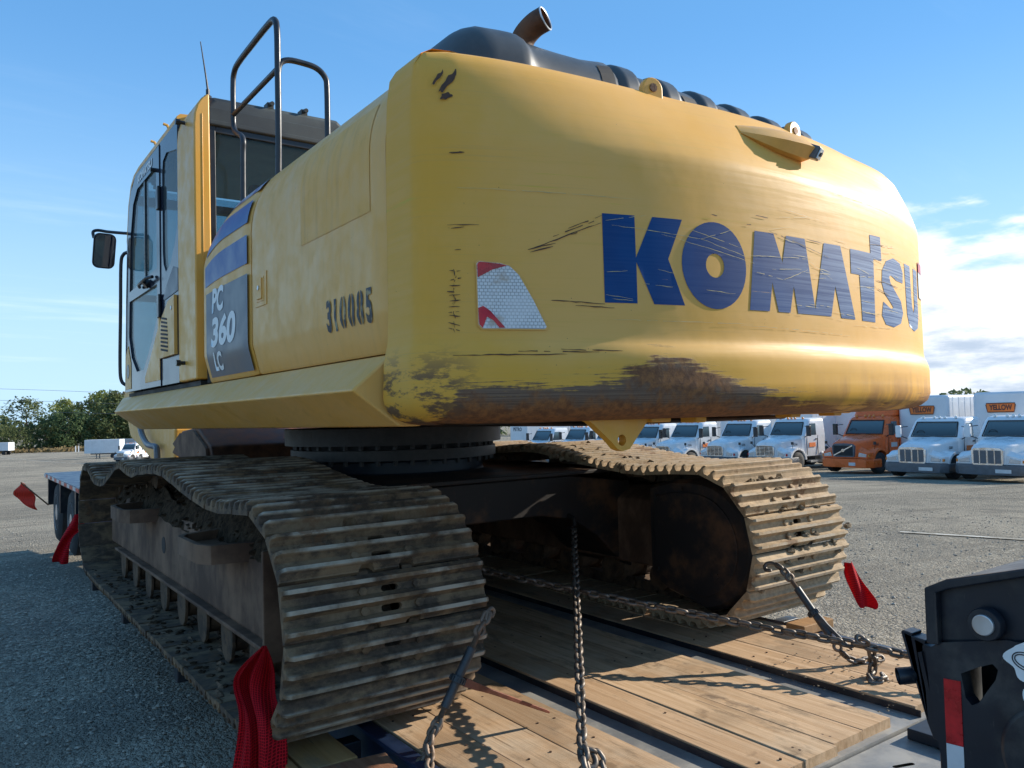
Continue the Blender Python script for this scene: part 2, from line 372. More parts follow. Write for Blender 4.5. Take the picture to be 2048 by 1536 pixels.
M['shoe_l'] = steel_mud('muddy_track_steel_in_shade', (.195, .124, .068), (.058, .039, .026), .44, .60)  # left track: muddy steel with shade painted into a darker colour
M['shoe_r'] = steel_mud('dry_mud_track_steel_in_sun', (.42, .305, .185), (.20, .14, .08), .24, .48)  # right track: same muddy steel with sunlight painted into a paler colour
M['chainlink'] = steel_mud('greasy_link_steel', (.13, .080, .046), (.040, .027, .018), tips=False)
M['frame'] = (lambda s: s.bump(s.noise(40, 5, .6), .2, .004).done(s.mix(s.mr(s.noise(2.0, 7, .65, s.map((1, 1.6, 1.0))), .38, .64), (.085, .046, .029), (.215, .125, .076)), .75, 0, .3))(N('muddy_frame_paint'))
M['frame_dark'] = (lambda s: s.bump(s.noise(30, 5, .6), .2, .004).done(s.mix(s.mr(s.noise(3.4, 7, .65), .46, .68), (.022, .018, .017), (.115, .058, .030)), .6, 0, .35))(N('black_rusty_frame'))
M['mud_floor'] = (lambda s: s.bump(s.noise(60, 8, .7), .7, .012).done(s.mix(s.mr(s.noise(4.5, 8, .7, s.map((1, 3, 1))), .44, .58), (.050, .031, .019), (.225, .138, .085)), .95, 0, .1))(N('floor_mud'))
M['mud'] = (lambda s: s.bump(s.noise(45, 8, .7), .9, .02).done(s.mix(s.mr(s.noise(22, 7, .7), .35, .65), (.026, .018, .011), (.085, .058, .037)), .95, 0, .1))(N('dark_mud'))
M['mud_dry'] = (lambda s: s.bump(s.noise(60, 8, .7), .8, .015).done(s.mix(s.mr(s.noise(25, 7, .7), .35, .65), (.16, .125, .085), (.36, .29, .20)), .95, 0, .1))(N('dry_mud'))
M['ring'] = plain('dark_ring_steel', (.045, .040, .037), .5, .2, .45, 8, .3)
M['mast'] = plain('black_ring_base', (.012, .018, .028), .4, 0, .3, 5)
def wood(name, a, b):
    s = N(name); v = s.rvec(11); g = s.noise(1.0, 8, .62, s.map((34, 1.3, 20), vec=v)); n = s.noise(2.0, 6, .6, v); f = s.noise(1.0, 5, .6, s.map((160, 5, 60), vec=v))
    c = s.mix(s.mr(g, .3, .7), a, b); c = s.mix(s.mr(s.rand(), 0, 1, 0, .35), c, (.36, .20, .10))
    c = s.mix(s.mr(n, .48, .70, 0, .6), c, (.52, .42, .30)); c = s.mix(s.ma('MULTIPLY', s.mr(s.noise(.8, 6, .65, v), .50, .66), .5), c, (.20, .135, .08)); c = s.mix(s.ma('MULTIPLY', s.mr(s.noise(6, 8, .72, s.map((1.6, .5, 1))), .54, .66), .6), c, (.22, .155, .095)); c = s.mix(s.mr(s.noise(2.6, 7, .7, s.map((1, .6, 1), (9, 2, 0))), .60, .68, 0, .7), c, (.13, .09, .06)); c = s.mix(s.mr(s.noise(1.0, 4, .6, s.map((60, 2.2, 1), (3, 1, 0))), .66, .70, 0, .7), c, (.16, .10, .055)); c = s.mix(s.mr(s.noise(3.3, 6, .65, v), .60, .70, 0, .6), c, (.14, .085, .045))
    ys = s.xyz()[1]
    s.bump(s.ma('ADD', g, f), .35, .004)
    return s.done(c, .75, 0, .25)
M['wood'] = wood('deck_plank_wood', (.46, .29, .155), (.68, .48, .30)); M['wood_red'] = wood('reddish_timber', (.20, .085, .045), (.30, .14, .075)); M['wood_orange'] = wood('orange_timber', (.34, .17, .055), (.46, .25, .09))
M['deck_steel'] = (lambda s: s.bump(s.noise(70, 4, .6), .12, .002).done(s.mix(s.mr(s.noise(4.5, 7, .68), .38, .66), (.23, .235, .235), (.38, .365, .33)), s.mr(s.noise(6), .3, .7, .42, .62), .25))(N('worn_deck_steel'))
M['trailer_black'] = (lambda s: s.bump(s.noise(50, 3, .5), .06, .002).done(s.mix(s.ma('MAXIMUM', s.mr(s.noise(5, 7, .65), .46, .75), s.mr(s.noise(1.0, 8, .75, s.map((9, 40, 14))), .60, .72)), (.010, .013, .020), (.062, .060, .056)), s.mr(s.noise(6), .3, .7, .28, .5), 0, .5))(N('trailer_black_paint'))
M['trailer_blue'] = plain('dark_blue_paint', (.010, .022, .055), .38, 0, .4, 6)
M['chain'] = (lambda s: s.bump(s.noise(90, 5, .6), .3, .003).done(s.mix(s.mr(s.noise(9, 6, .65, s.rvec()), .35, .65), (.085, .068, .055), (.22, .185, .155)), .5, .55))(N('worn_chain_steel'))
M['chain_rust'] = (lambda s: s.bump(s.noise(90, 5, .6), .3, .003).done(s.mix(s.mr(s.noise(9, 6, .65, s.rvec()), .35, .65), (.12, .075, .048), (.24, .175, .13)), .6, .35))(N('rusty_chain_steel'))
M['binder'] = plain('binder_grey', (.060, .060, .062), .5, .4, .3, 12); M['binder_red'] = plain('binder_rust_red', (.20, .060, .030), .6, .2, .4, 12)
def clothm(name, col):
    s = N(name); u = s.n('ShaderNodeUVMap') ; w = s.vor(1.0, s.map((1,1,1), vec=s.co('UV')), 'DISTANCE_TO_EDGE', rand=0.15)
    hole = s.mr(w, .10, .22); c = s.mix(s.mr(s.noise(7), .3, .7), tuple(x*.75 for x in col), col)
    c = s.mix(hole, tuple(min(1, x*1.25) for x in col), tuple(x*.35 for x in col)); s.bump(w, .5, .004)
    s.done(c, .75, 0, .2)
    t = s.n('ShaderNodeBsdfTranslucent'); s.put(t.inputs['Color'], c); mx = s.n('ShaderNodeMixShader'); mx.inputs[0].default_value = .35
    s.L(s.b.outputs[0], mx.inputs[1]); s.L(t.outputs[0], mx.inputs[2]); s.L(mx.outputs[0], s.out.inputs[0]); return s.m
M['red_cloth'] = clothm('red_mesh_cloth', (.62, .010, .022)); M['orange_cloth'] = clothm('orange_red_cloth', (.80, .075, .045))
M['red_refl'] = plain('red_reflector', (.50, .012, .015), .3, var=.3, scale=20); M['white_refl'] = plain('white_reflector', (.62, .62, .62), .35, var=.08)
def honey():
    s = N('honeycomb_reflector'); X = s.xyz(); cb = s.n('ShaderNodeCombineXYZ'); s.L(X[0], cb.inputs[0]); s.L(X[2], cb.inputs[1])
    br = s.n('ShaderNodeTexBrick'); s.L(cb.outputs[0], br.inputs['Vector']); br.offset = .5; br.inputs['Scale'].default_value = 1.0; br.inputs['Brick Width'].default_value = .0125; br.inputs['Row Height'].default_value = .0105; br.inputs['Mortar Size'].default_value = .0013; br.inputs['Mortar Smooth'].default_value = .3
    br.inputs['Color1'].default_value = (.72, .71, .70, 1); br.inputs['Color2'].default_value = (.66, .65, .65, 1); br.inputs['Mortar'].default_value = (.33, .31, .29, 1)
    c = s.mix(s.mr(s.noise(9, 6, .7), .56, .70, 0, .8), br.outputs['Color'], (.40, .27, .16)); c = s.mix(s.mr(s.noise(4, 6, .7), .5, .7, 0, .5), c, (.72, .70, .68)); return s.done(c, .4)
M['honey'] = honey()
def glass(name, tint, alpha, rough=.03):
    s = N(name); s.done(tuple(c*.25 for c in tint), rough, 0, .8)
    t = s.n('ShaderNodeBsdfTransparent'); t.inputs[0].default_value = (*tint, 1)
    fr = s.n('ShaderNodeLayerWeight'); fr.inputs[0].default_value = .25
    f = s.mr(fr.outputs['Fresnel'], 0, 1, alpha, 1.0, False); mx = s.n('ShaderNodeMixShader'); s.L(f, mx.inputs[0]); s.L(t.outputs[0], mx.inputs[1]); s.L(s.b.outputs[0], mx.inputs[2]); s.L(mx.outputs[0], s.out.inputs[0]); return s.m
M['glass'] = glass('cab_glass', (.62, .76, .80), .12); M['glass_truck'] = glass('truck_glass', (.50, .62, .64), .30, .05)
M['mirror'] = plain('mirror_glass', (.75, .78, .8), .03, 1.0, .03)
M['chrome'] = plain('chrome', (.70, .71, .73), .18, 1.0, .08); M['alu'] = plain('aluminium', (.55, .56, .57), .4, .9, .15)
M['lining'] = plain('cab_lining', (.46, .48, .45), .8, var=.1)
M['dark'] = plain('dark_interior', (.014, .014, .015), .7, var=.2); M['seat'] = plain('seat_fabric', (.03, .032, .038), .85, var=.3)
M['white'] = plain('white_paint', (.74, .74, .74), .3, var=.05, scale=2); M['white_box'] = plain('trailer_white', (.66, .68, .70), .42, var=.08, scale=.8)
M['orange'] = plain('orange_paint', (.80, .135, .020), .3, var=.12, scale=2); M['sign_orange'] = plain('orange_sign', (.78, .19, .03), .5, var=.05); M['brown_print'] = plain('brown_print', (.10, .03, .02), .5, var=.05)
M['bumper_grey'] = plain('bumper_grey', (.10, .11, .125), .4, .0, .15); M['lamp'] = plain('headlight_glass', (.55, .58, .60), .08, .4, .1); M['amber'] = plain('amber_lens', (.70, .22, .03), .25, var=.1)
M['grey_box'] = plain('grey_trailer', (.33, .34, .36), .4, .0, .12, 1)
M['tyre'] = plain('tyre_rubber', (.022, .022, .023), .8, var=.35); M['bark'] = plain('bark', (.085, .062, .045), .9, var=.4, scale=2)
# ------------------------------------------------------------------ ground
def gz(x, y):
    d = math.sqrt(x*x + (y-2)**2 + 16) - 4
    return -0.56 - 6.2*(1-math.exp(-d/115.0))
def build_ground():
    mb = MB(); rad = [0]
    r = 1.2
    while r < 5200: rad.append(r); r *= 1.075
    n = 120; c = (0.0, 2.0); vs = []; fs = []
    for k, q in enumerate(rad):
        for i in range(n):
            a = 2*math.pi*i/n; x = c[0]+q*math.cos(a); y = c[1]+q*math.sin(a); vs.append((x, y, gz(x, y)))
    for k in range(len(rad)-1):
        for i in range(n):
            j = (i+1) % n; fs.append((k*n+i, k*n+j, (k+1)*n+j, (k+1)*n+i))
    mb.add(vs, fs)
    s = N('gravel'); g = s.vor(34, None, 'F1', 'Color'); sep = s.n('ShaderNodeSeparateXYZ'); s.L(g, sep.inputs[0])
    d = s.vor(34); d2 = s.vor(90); d3 = s.vor(12); big = s.noise(.10, 6, .6); med = s.noise(.9, 7, .65); fine = s.noise(60, 4, .6)
    c = s.mix(s.mr(sep.outputs[0], .15, .95), (.235, .207, .16), (.54, .48, .38)); c = s.mix(s.mr(med, .35, .65, 0, .55), c, (.20, .187, .160))
    trk = s.noise(1.0, 5, .6, s.map((.10, 1.1, 1), rot=(0, 0, .35))); c = s.mix(s.mr(big, .44, .60, 0, .75), c, (.46, .405, .315)); c = s.mix(s.mr(trk, .52, .62, 0, .65), c, (.25, .22, .175)); c = s.mix(s.mr(s.noise(.35, 6, .65), .55, .68, 0, .6), c, (.19, .175, .15)); c = s.mix(s.mr(fine, .3, .7, 0, .4), c, (.13, .125, .118))
    s.bump(s.ma('ADD', s.ma('ADD', s.ma('MULTIPLY', d, -1.), s.ma('MULTIPLY', d2, -.5)), s.ma('ADD', s.ma('MULTIPLY', d3, -.6), s.ma('MULTIPLY', med, 1.2))), .9, .03)
    tag(obj('ground', mb, s.done(c, 1.0, 0, .0), smooth=60), kind='structure')
    # loose stones near the trailer
    st = MB()
    ico = [(0,0,1),(.9,0,.25),(.28,.85,.25),(-.73,.53,.25),(-.73,-.53,.25),(.28,-.85,.25),(0,0,-.5)]
    fi = [(0,1,2),(0,2,3),(0,3,4),(0,4,5),(0,5,1),(6,2,1),(6,3,2),(6,4,3),(6,5,4),(6,1,5)]
    def stones(n, area, lo, hi):
        for _ in range(n):
            x = rnd.uniform(*area[:2]); y = rnd.uniform(*area[2:]); r = lo+(hi-lo)*rnd.random()**3; a = rnd.uniform(0, 6.28)
            if -1.3 < x < 1.35 and y > -6: continue
            ca, sa = math.cos(a), math.sin(a); fx, fy, fz = r*rnd.uniform(.7, 1.3), r*rnd.uniform(.7, 1.3), r*rnd.uniform(.4, .8); z = gz(x, y)
            st.add([(x+(p[0]*fx*ca-p[1]*fy*sa), y+(p[0]*fx*sa+p[1]*fy*ca), z+p[2]*fz+fz*.15) for p in ico], fi)
    stones(13000, (-3.6, -1.0, -1.6, 9.5), .005, .022); stones(12000, (1.6, 16, -6, 14), .006, .026); stones(2500, (-6, 2, 9, 22), .010, .03)
    q = N('stones'); q.done(q.mix(q.mr(q.noise(9, 3), .3, .7), (.19, .172, .142), (.45, .41, .34)), .9, 0, .2)
    tag(obj('loose_gravel', st, q.m, smooth=0), kind='stuff')
    # worn pale parking lines
    ln = N('worn_line'); ln.done(ln.mix(ln.mr(ln.noise(2.2, 8, .7), .40, .62), (.30, .275, .225), (.55, .53, .47)), .9, 0, .1)
    def strip(a, b, w, name, label):
        mb = MB(); a = Vector(a); b = Vector(b); t = (b-a); n_ = int(t.length/1.2)+1; p = Vector((-t.y, t.x)).normalized()*w/2; vs = []
        for i in range(n_+1):
            q = a+t*i/n_
            for sgn in (-1, 1): e = q+p*sgn*rnd.uniform(.75, 1.1); vs.append((e.x, e.y, gz(e.x, e.y)+.02))
        mb.add(vs, [(2*i, 2*i+1, 2*i+3, 2*i+2) for i in range(n_)])
        tag(obj(name, mb, ln.m), kind='structure')
    def gpt(px, py):
        d = ray(px, py); t = 1.0
        while (CAM+d*t).z > gz(*(CAM+d*t).xy) and t < 900: t *= 1.004
        return (CAM+d*t).xy
    strip(gpt(1800, 1066), gpt(2300, 1098), .16, 'road_marking', '')
    strip(gpt(-60, 908), gpt(240, 932), .30, 'road_marking', '')
build_ground()

# ------------------------------------------------------------------ excavator
ex = thing('excavator', 'large yellow crawler excavator chained on the lowboy trailer, rear counterweight facing the camera', 'excavator', (0, 0, 0))
PIT = .216; SHW = .85; GAUGE = 2.59
def track_path():
    """outer face of the track plates in the y-z plane, counter-clockwise from the rear"""
    pts = []
    ry, rz, rr = -2.05, .475, .445; fy, fz, fr = 2.28, .480, .445
    def arc(cy, cz, r, a0, a1, n):
        return [(cy+r*math.cos(R(a0+(a1-a0)*i/n)), cz+r*math.sin(R(a0+(a1-a0)*i/n))) for i in range(n+1)]
    pts += [(y, .030) for y in [-1.95+.2*i for i in range(21)]]
    pts += arc(fy, fz, fr, -84, 84, 14)
    top = crom([(y, z, 0) for y, z in [(2.28, .925), (1.75, .815), (1.32, .845), (.80, .985), (.35, .945), (-.10, .990), (-.55, 1.000), (-1.05, .935), (-1.50, .888), (-1.80, .898), (-2.05, .920)]], 8)
    pts += [(p.x, p.y) for p in top[1:-1]]
    pts += arc(ry, rz, rr, 90, 262, 16)
    # even resampling
    P = [Vector((a, b)) for a, b in pts]; P.append(P[0]); cum = [0]
    for a, b in zip(P, P[1:]): cum.append(cum[-1]+(b-a).length)
    L = cum[-1]; n = round(L/PIT); out = []; k = 0
    for i in range(n):
        s_ = L*((i+.35) % n)/n
        while cum[k+1] < s_: k += 1
        if cum[k] > s_: k = 0
        while cum[k+1] < s_: k += 1
        t = (s_-cum[k])/(cum[k+1]-cum[k]); out.append(P[k].lerp(P[k+1], t))
    return out
def shoe_mesh(mat):
    y0, y1 = .001, .203
    gr = [.026, .100, .174]; top = []
    for g in gr: top += [(g-.024, 0), (g-.012, .020), (g-.0075, .038), (g+.0075, .038), (g+.012, .020), (g+.024, 0)]
    prof = [(y0, -.020), (y0, 0)] + top + [(y1, -.003), (y1, -.020)]
    def ring(x, k): return [(x, y, z*k if z > 0 else z) for y, z in prof]
    w = SHW/2
    mb = MB(); mb.loft([ring(-w, .35), ring(-w+.004, .75), ring(-w+.022, 1), ring(w-.022, 1), ring(w-.004, .75), ring(w, .35)])
    cut = MB()
    def caps(cx, cy, lx, ly):
        pts = [(cx+sg*(lx-ly)+ly*math.cos(a), cy+ly*math.sin(a)) for sg, rng in ((1, range(-3, 4)), (-1, range(3, 10))) for a in [math.pi/6*i for i in rng]]
        cut.prism(pts, 'z', -.05, .022)
    caps(0, .063, .036, .012); caps(0, .137, .044, .013)
    for sx in (-.085, .085): caps(sx, .208, .034, .0280)
    a = obj('shoe_a', mb, mat, smooth=0); b = obj('shoe_b', cut, None, smooth=0)
    m = a.modifiers.new('b', 'BOOLEAN'); m.operation = 'DIFFERENCE'; m.solver = 'EXACT'; m.object = b
    dg = bpy.context.evaluated_depsgraph_get(); dg.update(); me = bpy.data.meshes.new_from_object(a.evaluated_get(dg))
    bm = bmesh.new(); bm.from_mesh(me); bm2 = MB()
    for sx in (-.115, .115):
        for y in (.063, .137): bm2.tube([(sx, y, -.004), (sx, y, .012), (sx, y, .0135)], [.019, .018, .012], 6)
    t = bpy.data.meshes.new('t'); t.from_pydata(bm2.v, [], bm2.f); bm.from_mesh(t); bpy.data.meshes.remove(t)
    bmesh.ops.recalc_face_normals(bm, faces=bm.faces); bm.to_mesh(me); bm.free()
    bpy.data.objects.remove(a); bpy.data.objects.remove(b)
    me.materials.clear(); me.materials.append(mat); me.polygons.foreach_set('use_smooth', [False]*len(me.polygons)); me.name = 'track_shoe'
    return me
TP = track_path()
def build_track(cx, mat, label):
    n = len(TP); lk = MB()
    for i in range(n):
        a, b = TP[i], TP[(i+1) % n]; t = (b-a).normalized(); nrm = Vector((t.y, -t.x))
        def P(s_, h): q = a+t*s_+nrm*h; return (q.x, q.y)
        for sx in (-.095, .095):
            lk.prism([P(-.012, -.020), P(.212, -.020), P(.235, -.060), P(.215, -.100), P(.10, -.085), P(-.015, -.100), P(-.035, -.060)], 'x', cx+sx-.022, cx+sx+.022)
        q = a-nrm*.066; lk.cyl((cx-.135, q.x, q.y), (cx+.135, q.x, q.y), .032, 8)
    tr = obj('crawler_track', lk, M['chainlink'], ex, smooth=30); tag(tr, label)
    me = shoe_mesh(mat)
    for i in range(n):
        a, b = TP[i], TP[(i+1) % n]; t = (b-a).normalized(); nrm = Vector((t.y, -t.x)); k = (b-a).length/PIT
        o = link('track_shoe', me, tr)
        ya = Vector((0, t.x, t.y)); za = Vector((0, nrm.x, nrm.y)); xa = ya.cross(za)
        jx = rnd.uniform(-.003, .003); tilt = Matrix.Rotation(R(rnd.uniform(-1.3, 1.3)), 4, 'X')
        o.matrix_basis = Matrix(((xa.x, ya.x*k, za.x, cx+jx), (xa.y, ya.y*k, za.y, a.x), (xa.z, ya.z*k, za.z, a.y), (0, 0, 0, 1))) @ tilt
    return tr
XL, XR = -GAUGE/2, GAUGE/2
trl = build_track(XL, M['shoe_l'], 'left crawler track caked with mud, shade put into its colour'); trr = build_track(XR, M['shoe_r'], 'right crawler track with dry mud, sun put into its colour')
def lumps(name, pts, mat, parent, seed=3, detail=2):
    mb = MB(); q = random.Random(seed)
    bm = bmesh.new(); bmesh.ops.create_icosphere(bm, subdivisions=detail, radius=1); V = [v.co.copy() for v in bm.verts]; F = [tuple(v.index for v in f.verts) for f in bm.faces]; bm.free()
    for x, y, z, r in pts:
        ph = [q.uniform(0, 6.28) for _ in range(6)]; sx, sy, sz = r*q.uniform(.7, 1.4), r*q.uniform(.6, 1.2), r*q.uniform(.4, .8)
        mb.add([(x+v.x*sx*(1+.28*math.sin(5*v.y+ph[0])+.2*math.sin(9*v.z+ph[1])), y+v.y*sy*(1+.25*math.sin(6*v.z+ph[2])+.2*math.sin(8*v.x+ph[3])), z+v.z*sz*(1+.25*math.sin(7*v.x+ph[4])+.2*math.sin(9*v.y+ph[5]))) for v in V], F)
    return tag(obj(name, mb, mat, parent, smooth=25), kind='stuff')
def on_track(s_, dx, cx, h=.004):
    n = len(TP); i = int(s_) % n; a, b = TP[i], TP[(i+1) % n]; f = s_-int(s_); t = (b-a).normalized(); nr = Vector((t.y, -t.x)); p = a.lerp(b, f)+nr*h
    return (cx+dx, p.x, p.y)
def track_mud(cx, parent, mat, n, seed, rngs, rr):
    q = random.Random(seed); pts = []
    for a, b in rngs:
        for _ in range(n):
            s_ = q.uniform(a, b); v = q.choice([.32, .68, .98, .02])+q.uniform(-.06, .06)
            pts.append((*on_track(int(s_)+v, q.gauss(0, .19), cx), q.uniform(*rr)))
    lumps('mud', pts, mat, parent, seed)
nT = len(TP)
def idx_near(y, z): return min(range(nT), key=lambda i: (TP[i].x-y)**2+(TP[i].y-z)**2)
ir = idx_near(-2.49, .5); it = idx_near(-.6, 1.0)
track_mud(XR, trr, M['mud_dry'], 70, 5, [(ir-4, ir+1), (ir-5, ir-2)], (.006, .024)); track_mud(XR, trr, M['mud_dry'], 170, 6, [(it-3, it+2)], (.014, .050)); track_mud(XR, trr, M['mud_dry'], 60, 9, [(it+2, it+6)], (.012, .040))
qm = random.Random(91); im = idx_near(-1.33, .95)
lumps('mud', [(*on_track(im+qm.uniform(-2.2, 2.2), qm.uniform(-.42, -.05), XR, .012), qm.uniform(.018, .042)) for _ in range(90)], M['mud_dry'], trr, 92)  # extra mound added to block a sliver of sun on the car body
track_mud(XL, trl, M['mud'], 90, 8, [(it-8, it+3)], (.008, .026))

# ---- track frames
def side_frame(cx, sg):
    """sg = -1 left, +1 right: outer side direction"""
    mb = MB(); X = lambda d: cx+sg*d
    ysec = [(-1.70, 1), (1.95, 1), (2.25, .8), (2.42, .55)]
    prof = [(.205, .255), (.205, .600), (.185, .660), (.06, .760), (-.10, .760), (-.24, .68), (-.24, .255)]
    rings = [[(X(d), y, .255+(z-.255)*k) for d, z in prof] for y, k in ysec]
    mb.loft(rings)
    fr = obj('track_frame', mb, M['frame'], ex, bevel=.02)
    fl = MB(); fl.box(min(X(.185), X(.250)), max(X(.185), X(.250)), -1.68, 2.0, .240, .262); fl.box(min(X(-.25), X(.248)), max(X(-.25), X(.248)), -1.722, -1.700, .19, .69)
    obj('frame_flange', fl, M['frame'], fr, bevel=.006)
    hole = MB(); hole.cyl((X(.2035), .42, .46), (X(.2075), .42, .46), .055, 20); obj('frame_hole', hole, M['dark'], fr)
    for yb in (-1.05, .95):
        b = MB(); o = [(X(.18), yb-.34), (X(.37), yb-.30), (X(.415), yb-.22), (X(.415), yb+.16), (X(.37), yb+.24), (X(.18), yb+.30)]
        inn = [(X(.18), yb-.30), (X(.355), yb-.262), (X(.390), yb-.20), (X(.390), yb+.14), (X(.355), yb+.205), (X(.18), yb+.26)]
        for zz in ((.595, .685),):
            n = len(o); vs = [(p[0], p[1], zz[0]) for p in o]+[(p[0], p[1], zz[0]) for p in inn]+[(p[0], p[1], zz[1]) for p in o]+[(p[0], p[1], zz[1]) for p in inn]; fs = []
            for i in range(n-1): fs += [(i, i+1, 2*n+i+1, 2*n+i), (n+i, n+i+1, 3*n+i+1, 3*n+i), (2*n+i, 2*n+i+1, 3*n+i+1, 3*n+i), (i, i+1, n+i+1, n+i)]
            fs += [(0, n, 3*n, 2*n), (n-1, 2*n-1, 4*n-1, 3*n-1)]; b.add(vs, fs)
        b.prism([(p[0], p[1]) for p in inn], 'z', .600, .640)
        obj('step_bracket', b, M['frame'], fr)
    for k in range(8):
        y = -1.55+k*.47; r = MB(); r.lathe((cx, y, .185), 'x', [(.03, -.20), (.085, -.20), (.085, -.14), (.105, -.13), (.105, -.06), (.085, -.05), (.085, .05), (.105, .06), (.105, .13), (.085, .14), (.085, .20), (.03, .20)], 18)
        obj('track_roller', r, M['chainlink'], fr, smooth=30)
        g = MB(); g.prism([(y-.10, .25), (y+.10, .25), (y+.098, .15), (y+.075, .085), (y+.03, .052), (y-.03, .052), (y-.075, .085), (y-.098, .15)], 'x', X(.208), X(.228)); obj('roller_guard', g, M['chainlink'], fr, bevel=.005)
    for y in (-.42, .98):
        c = MB(); zt = interp(y, [-.42, .98], [.885, .865]); c.lathe((cx, y, zt), 'x', [(.03, -.14), (.075, -.14), (.075, .14), (.03, .14)], 16); c.box(cx-.05, cx+.05, y-.05, y+.05, .70, zt); obj('carrier_roller', c, M['chainlink'], fr, smooth=30)
    idl = MB(); idl.lathe((cx, 2.28, .48), 'x', [(.08, -.10), (.31, -.10), (.31, -.05), (.335, -.04), (.335, .04), (.31, .05), (.31, .10), (.08, .10)], 32); obj('idler_wheel', idl, M['chainlink'], fr, smooth=30)
    sp = MB(); n = 42; pr = [((.375 if (i % 2) else .325)*math.cos(2*math.pi*i/n)-2.05, (.375 if (i % 2) else .325)*math.sin(2*math.pi*i/n)+.475) for i in range(n)]; sp.prism(pr, 'x', cx-.045, cx+.045); obj('drive_sprocket', sp, M['chainlink'], fr)
    # dirt packed on top of the frame
    q = random.Random(11 if sg < 0 else 12); d = MB(); nu, nv = 64, 12
    def H(u, v): return .05*math.sin(u*1.7+v*2)+.03*math.sin(u*5.1+v*7)+.018*math.sin(u*13+v*17)+q.uniform(-.018, .018)
    rows = []
    for i in range(nu+1):
        y = -1.70+3.85*i/nu; row = []
        for j in range(nv+1):
            v = j/nv; x = .25*v-.04 if j < nv else .205
            z = interp(v, [0, .35, .75, 1], [.86, .84, .755, .615])+H(y*2, v*3)*(1-.7*v)
            row.append((X(x), y, min(z, .85)))
        rows.append(row)
    d.loft(rows, cap=False, closed=False); m = obj('packed_dirt', d, M['mud'], fr, smooth=20); tag(m, kind='stuff')
    pts = [(X(q.uniform(-.05, .20)), q.uniform(-1.7, 2.1), 0, q.uniform(.010, .030)) for _ in range(520)]
    pts = [(x, y, interp((sg*(x-cx)+.04)/.25, [0, .35, .75, 1], [.83, .81, .72, .61])+q.uniform(-.01, .02), r) for x, y, z, r in pts]
    lumps('dirt_clods', pts, M['mud'], fr, 21, 1)
    return fr
frl = side_frame(XL, -1); frr = side_frame(XR, 1)
# dirt lying on the lower run of the left track
q_ = random.Random(31)
lumps('mud', [(XL+q_.uniform(-.40, -.16) if q_.random() < .8 else XL+q_.uniform(-.2, .1), q_.uniform(-1.7, 2.3), .045+q_.uniform(-.015, .01), q_.uniform(.006, .022)) for _ in range(420)], M['mud'], trl, 32, 1)
def track_floor(cx, sg):
    d = MB(); nu, nv = 90, 10; q = random.Random(44); rows = []
    for i in range(nu+1):
        y = -1.85+4.1*i/nu; rows.append([(cx+sg*(.10+.315*j/nv), y, .040+max(-.006, .010*math.sin(y*9+j)+.008*math.sin(y*21+j*2.3)+q.uniform(-.006, .006))) for j in range(nv+1)])
    d.loft(rows, cap=False, closed=False); return d
tag(obj('packed_dirt', track_floor(XL, -1), M['mud_floor'], trl, smooth=20), kind='stuff')

# ---- final drive covers, facing the middle of the machine
for cx, sg in ((XL, 1), (XR, -1)):
    o = [(-1.66, .80), (-1.66, .24), (-1.80, .17), (-2.02, .125)] + [(-2.06+.385*math.cos(R(a)), .475+.375*math.sin(R(a))) for a in range(-95, -271, -5)] + [(-2.02, .855), (-1.85, .845)]
    def sc(k): return [(-1.95+(p[0]+1.95)*k, .48+(p[1]-.48)*k) for p in o]
    mb = MB(); xa = cx+sg*.16; xb = cx+sg*.385
    mb.loft([[(xa, *p) for p in sc(1.0)], [(xb-sg*.03, *p) for p in sc(1.0)], [(xb, *p) for p in sc(.94)]])
    fd = obj('final_drive_cover', mb, M['frame_dark'], ex, smooth=40)
    pl = MB(); pl.loft([[(xb, *p) for p in sc(.80)], [(xb+sg*.012, *p) for p in sc(.80)]]); obj('cover_plate', pl, M['frame_dark'], fd, bevel=.004)
    for y, z in ((-1.74, .74), (-1.74, .30), (-2.20, .32), (-1.95, .80)):
        bl = MB(); bl.cyl((xb+sg*.010, y, z), (xb+sg*.022, y, z), .012, 6); obj('bolt', bl, M['frame_dark'], fd)
# ---- car body between the tracks
def carbody():
    out = [(-1.18, .79), (-.62, .86), (.62, .86), (1.18, .79), (1.18, .20), (1.02, .30), (.86, .45), (.66, .57), (.40, .615), (-.40, .615), (-.66, .57), (-.86, .45), (-1.02, .30), (-1.18, .20)]
    mb = MB(); mb.prism(out, 'y', -1.22, -.66); cb = obj('car_body', mb, M['frame_dark'], ex, bevel=.012)
    mb = MB(); mb.prism(out, 'y', .66, 1.22); obj('front_beam', mb, M['frame_dark'], cb, bevel=.012)
    c = MB(); c.box(-.62, .62, -.655, .655, .58, .862); obj('centre_box', c, M['frame_dark'], cb, bevel=.012)
    tp = MB(); tp.prism([(-.98, -1.28), (.98, -1.28), (1.10, -.5), (1.10, .5), (.98, 1.28), (-.98, 1.28), (-1.10, .5), (-1.10, -.5)], 'z', .866, .892); obj('top_plate', tp, M['frame_dark'], cb, bevel=.006)
    lug = MB(); lug.tube([(.62, -1.225, .60), (.62, -1.275, .585), (.62, -1.285, .55), (.62, -1.26, .525), (.62, -1.225, .52)], .016, 8); obj('tie_down_ring', lug, M['frame_dark'], cb)
    return cb
carbody()
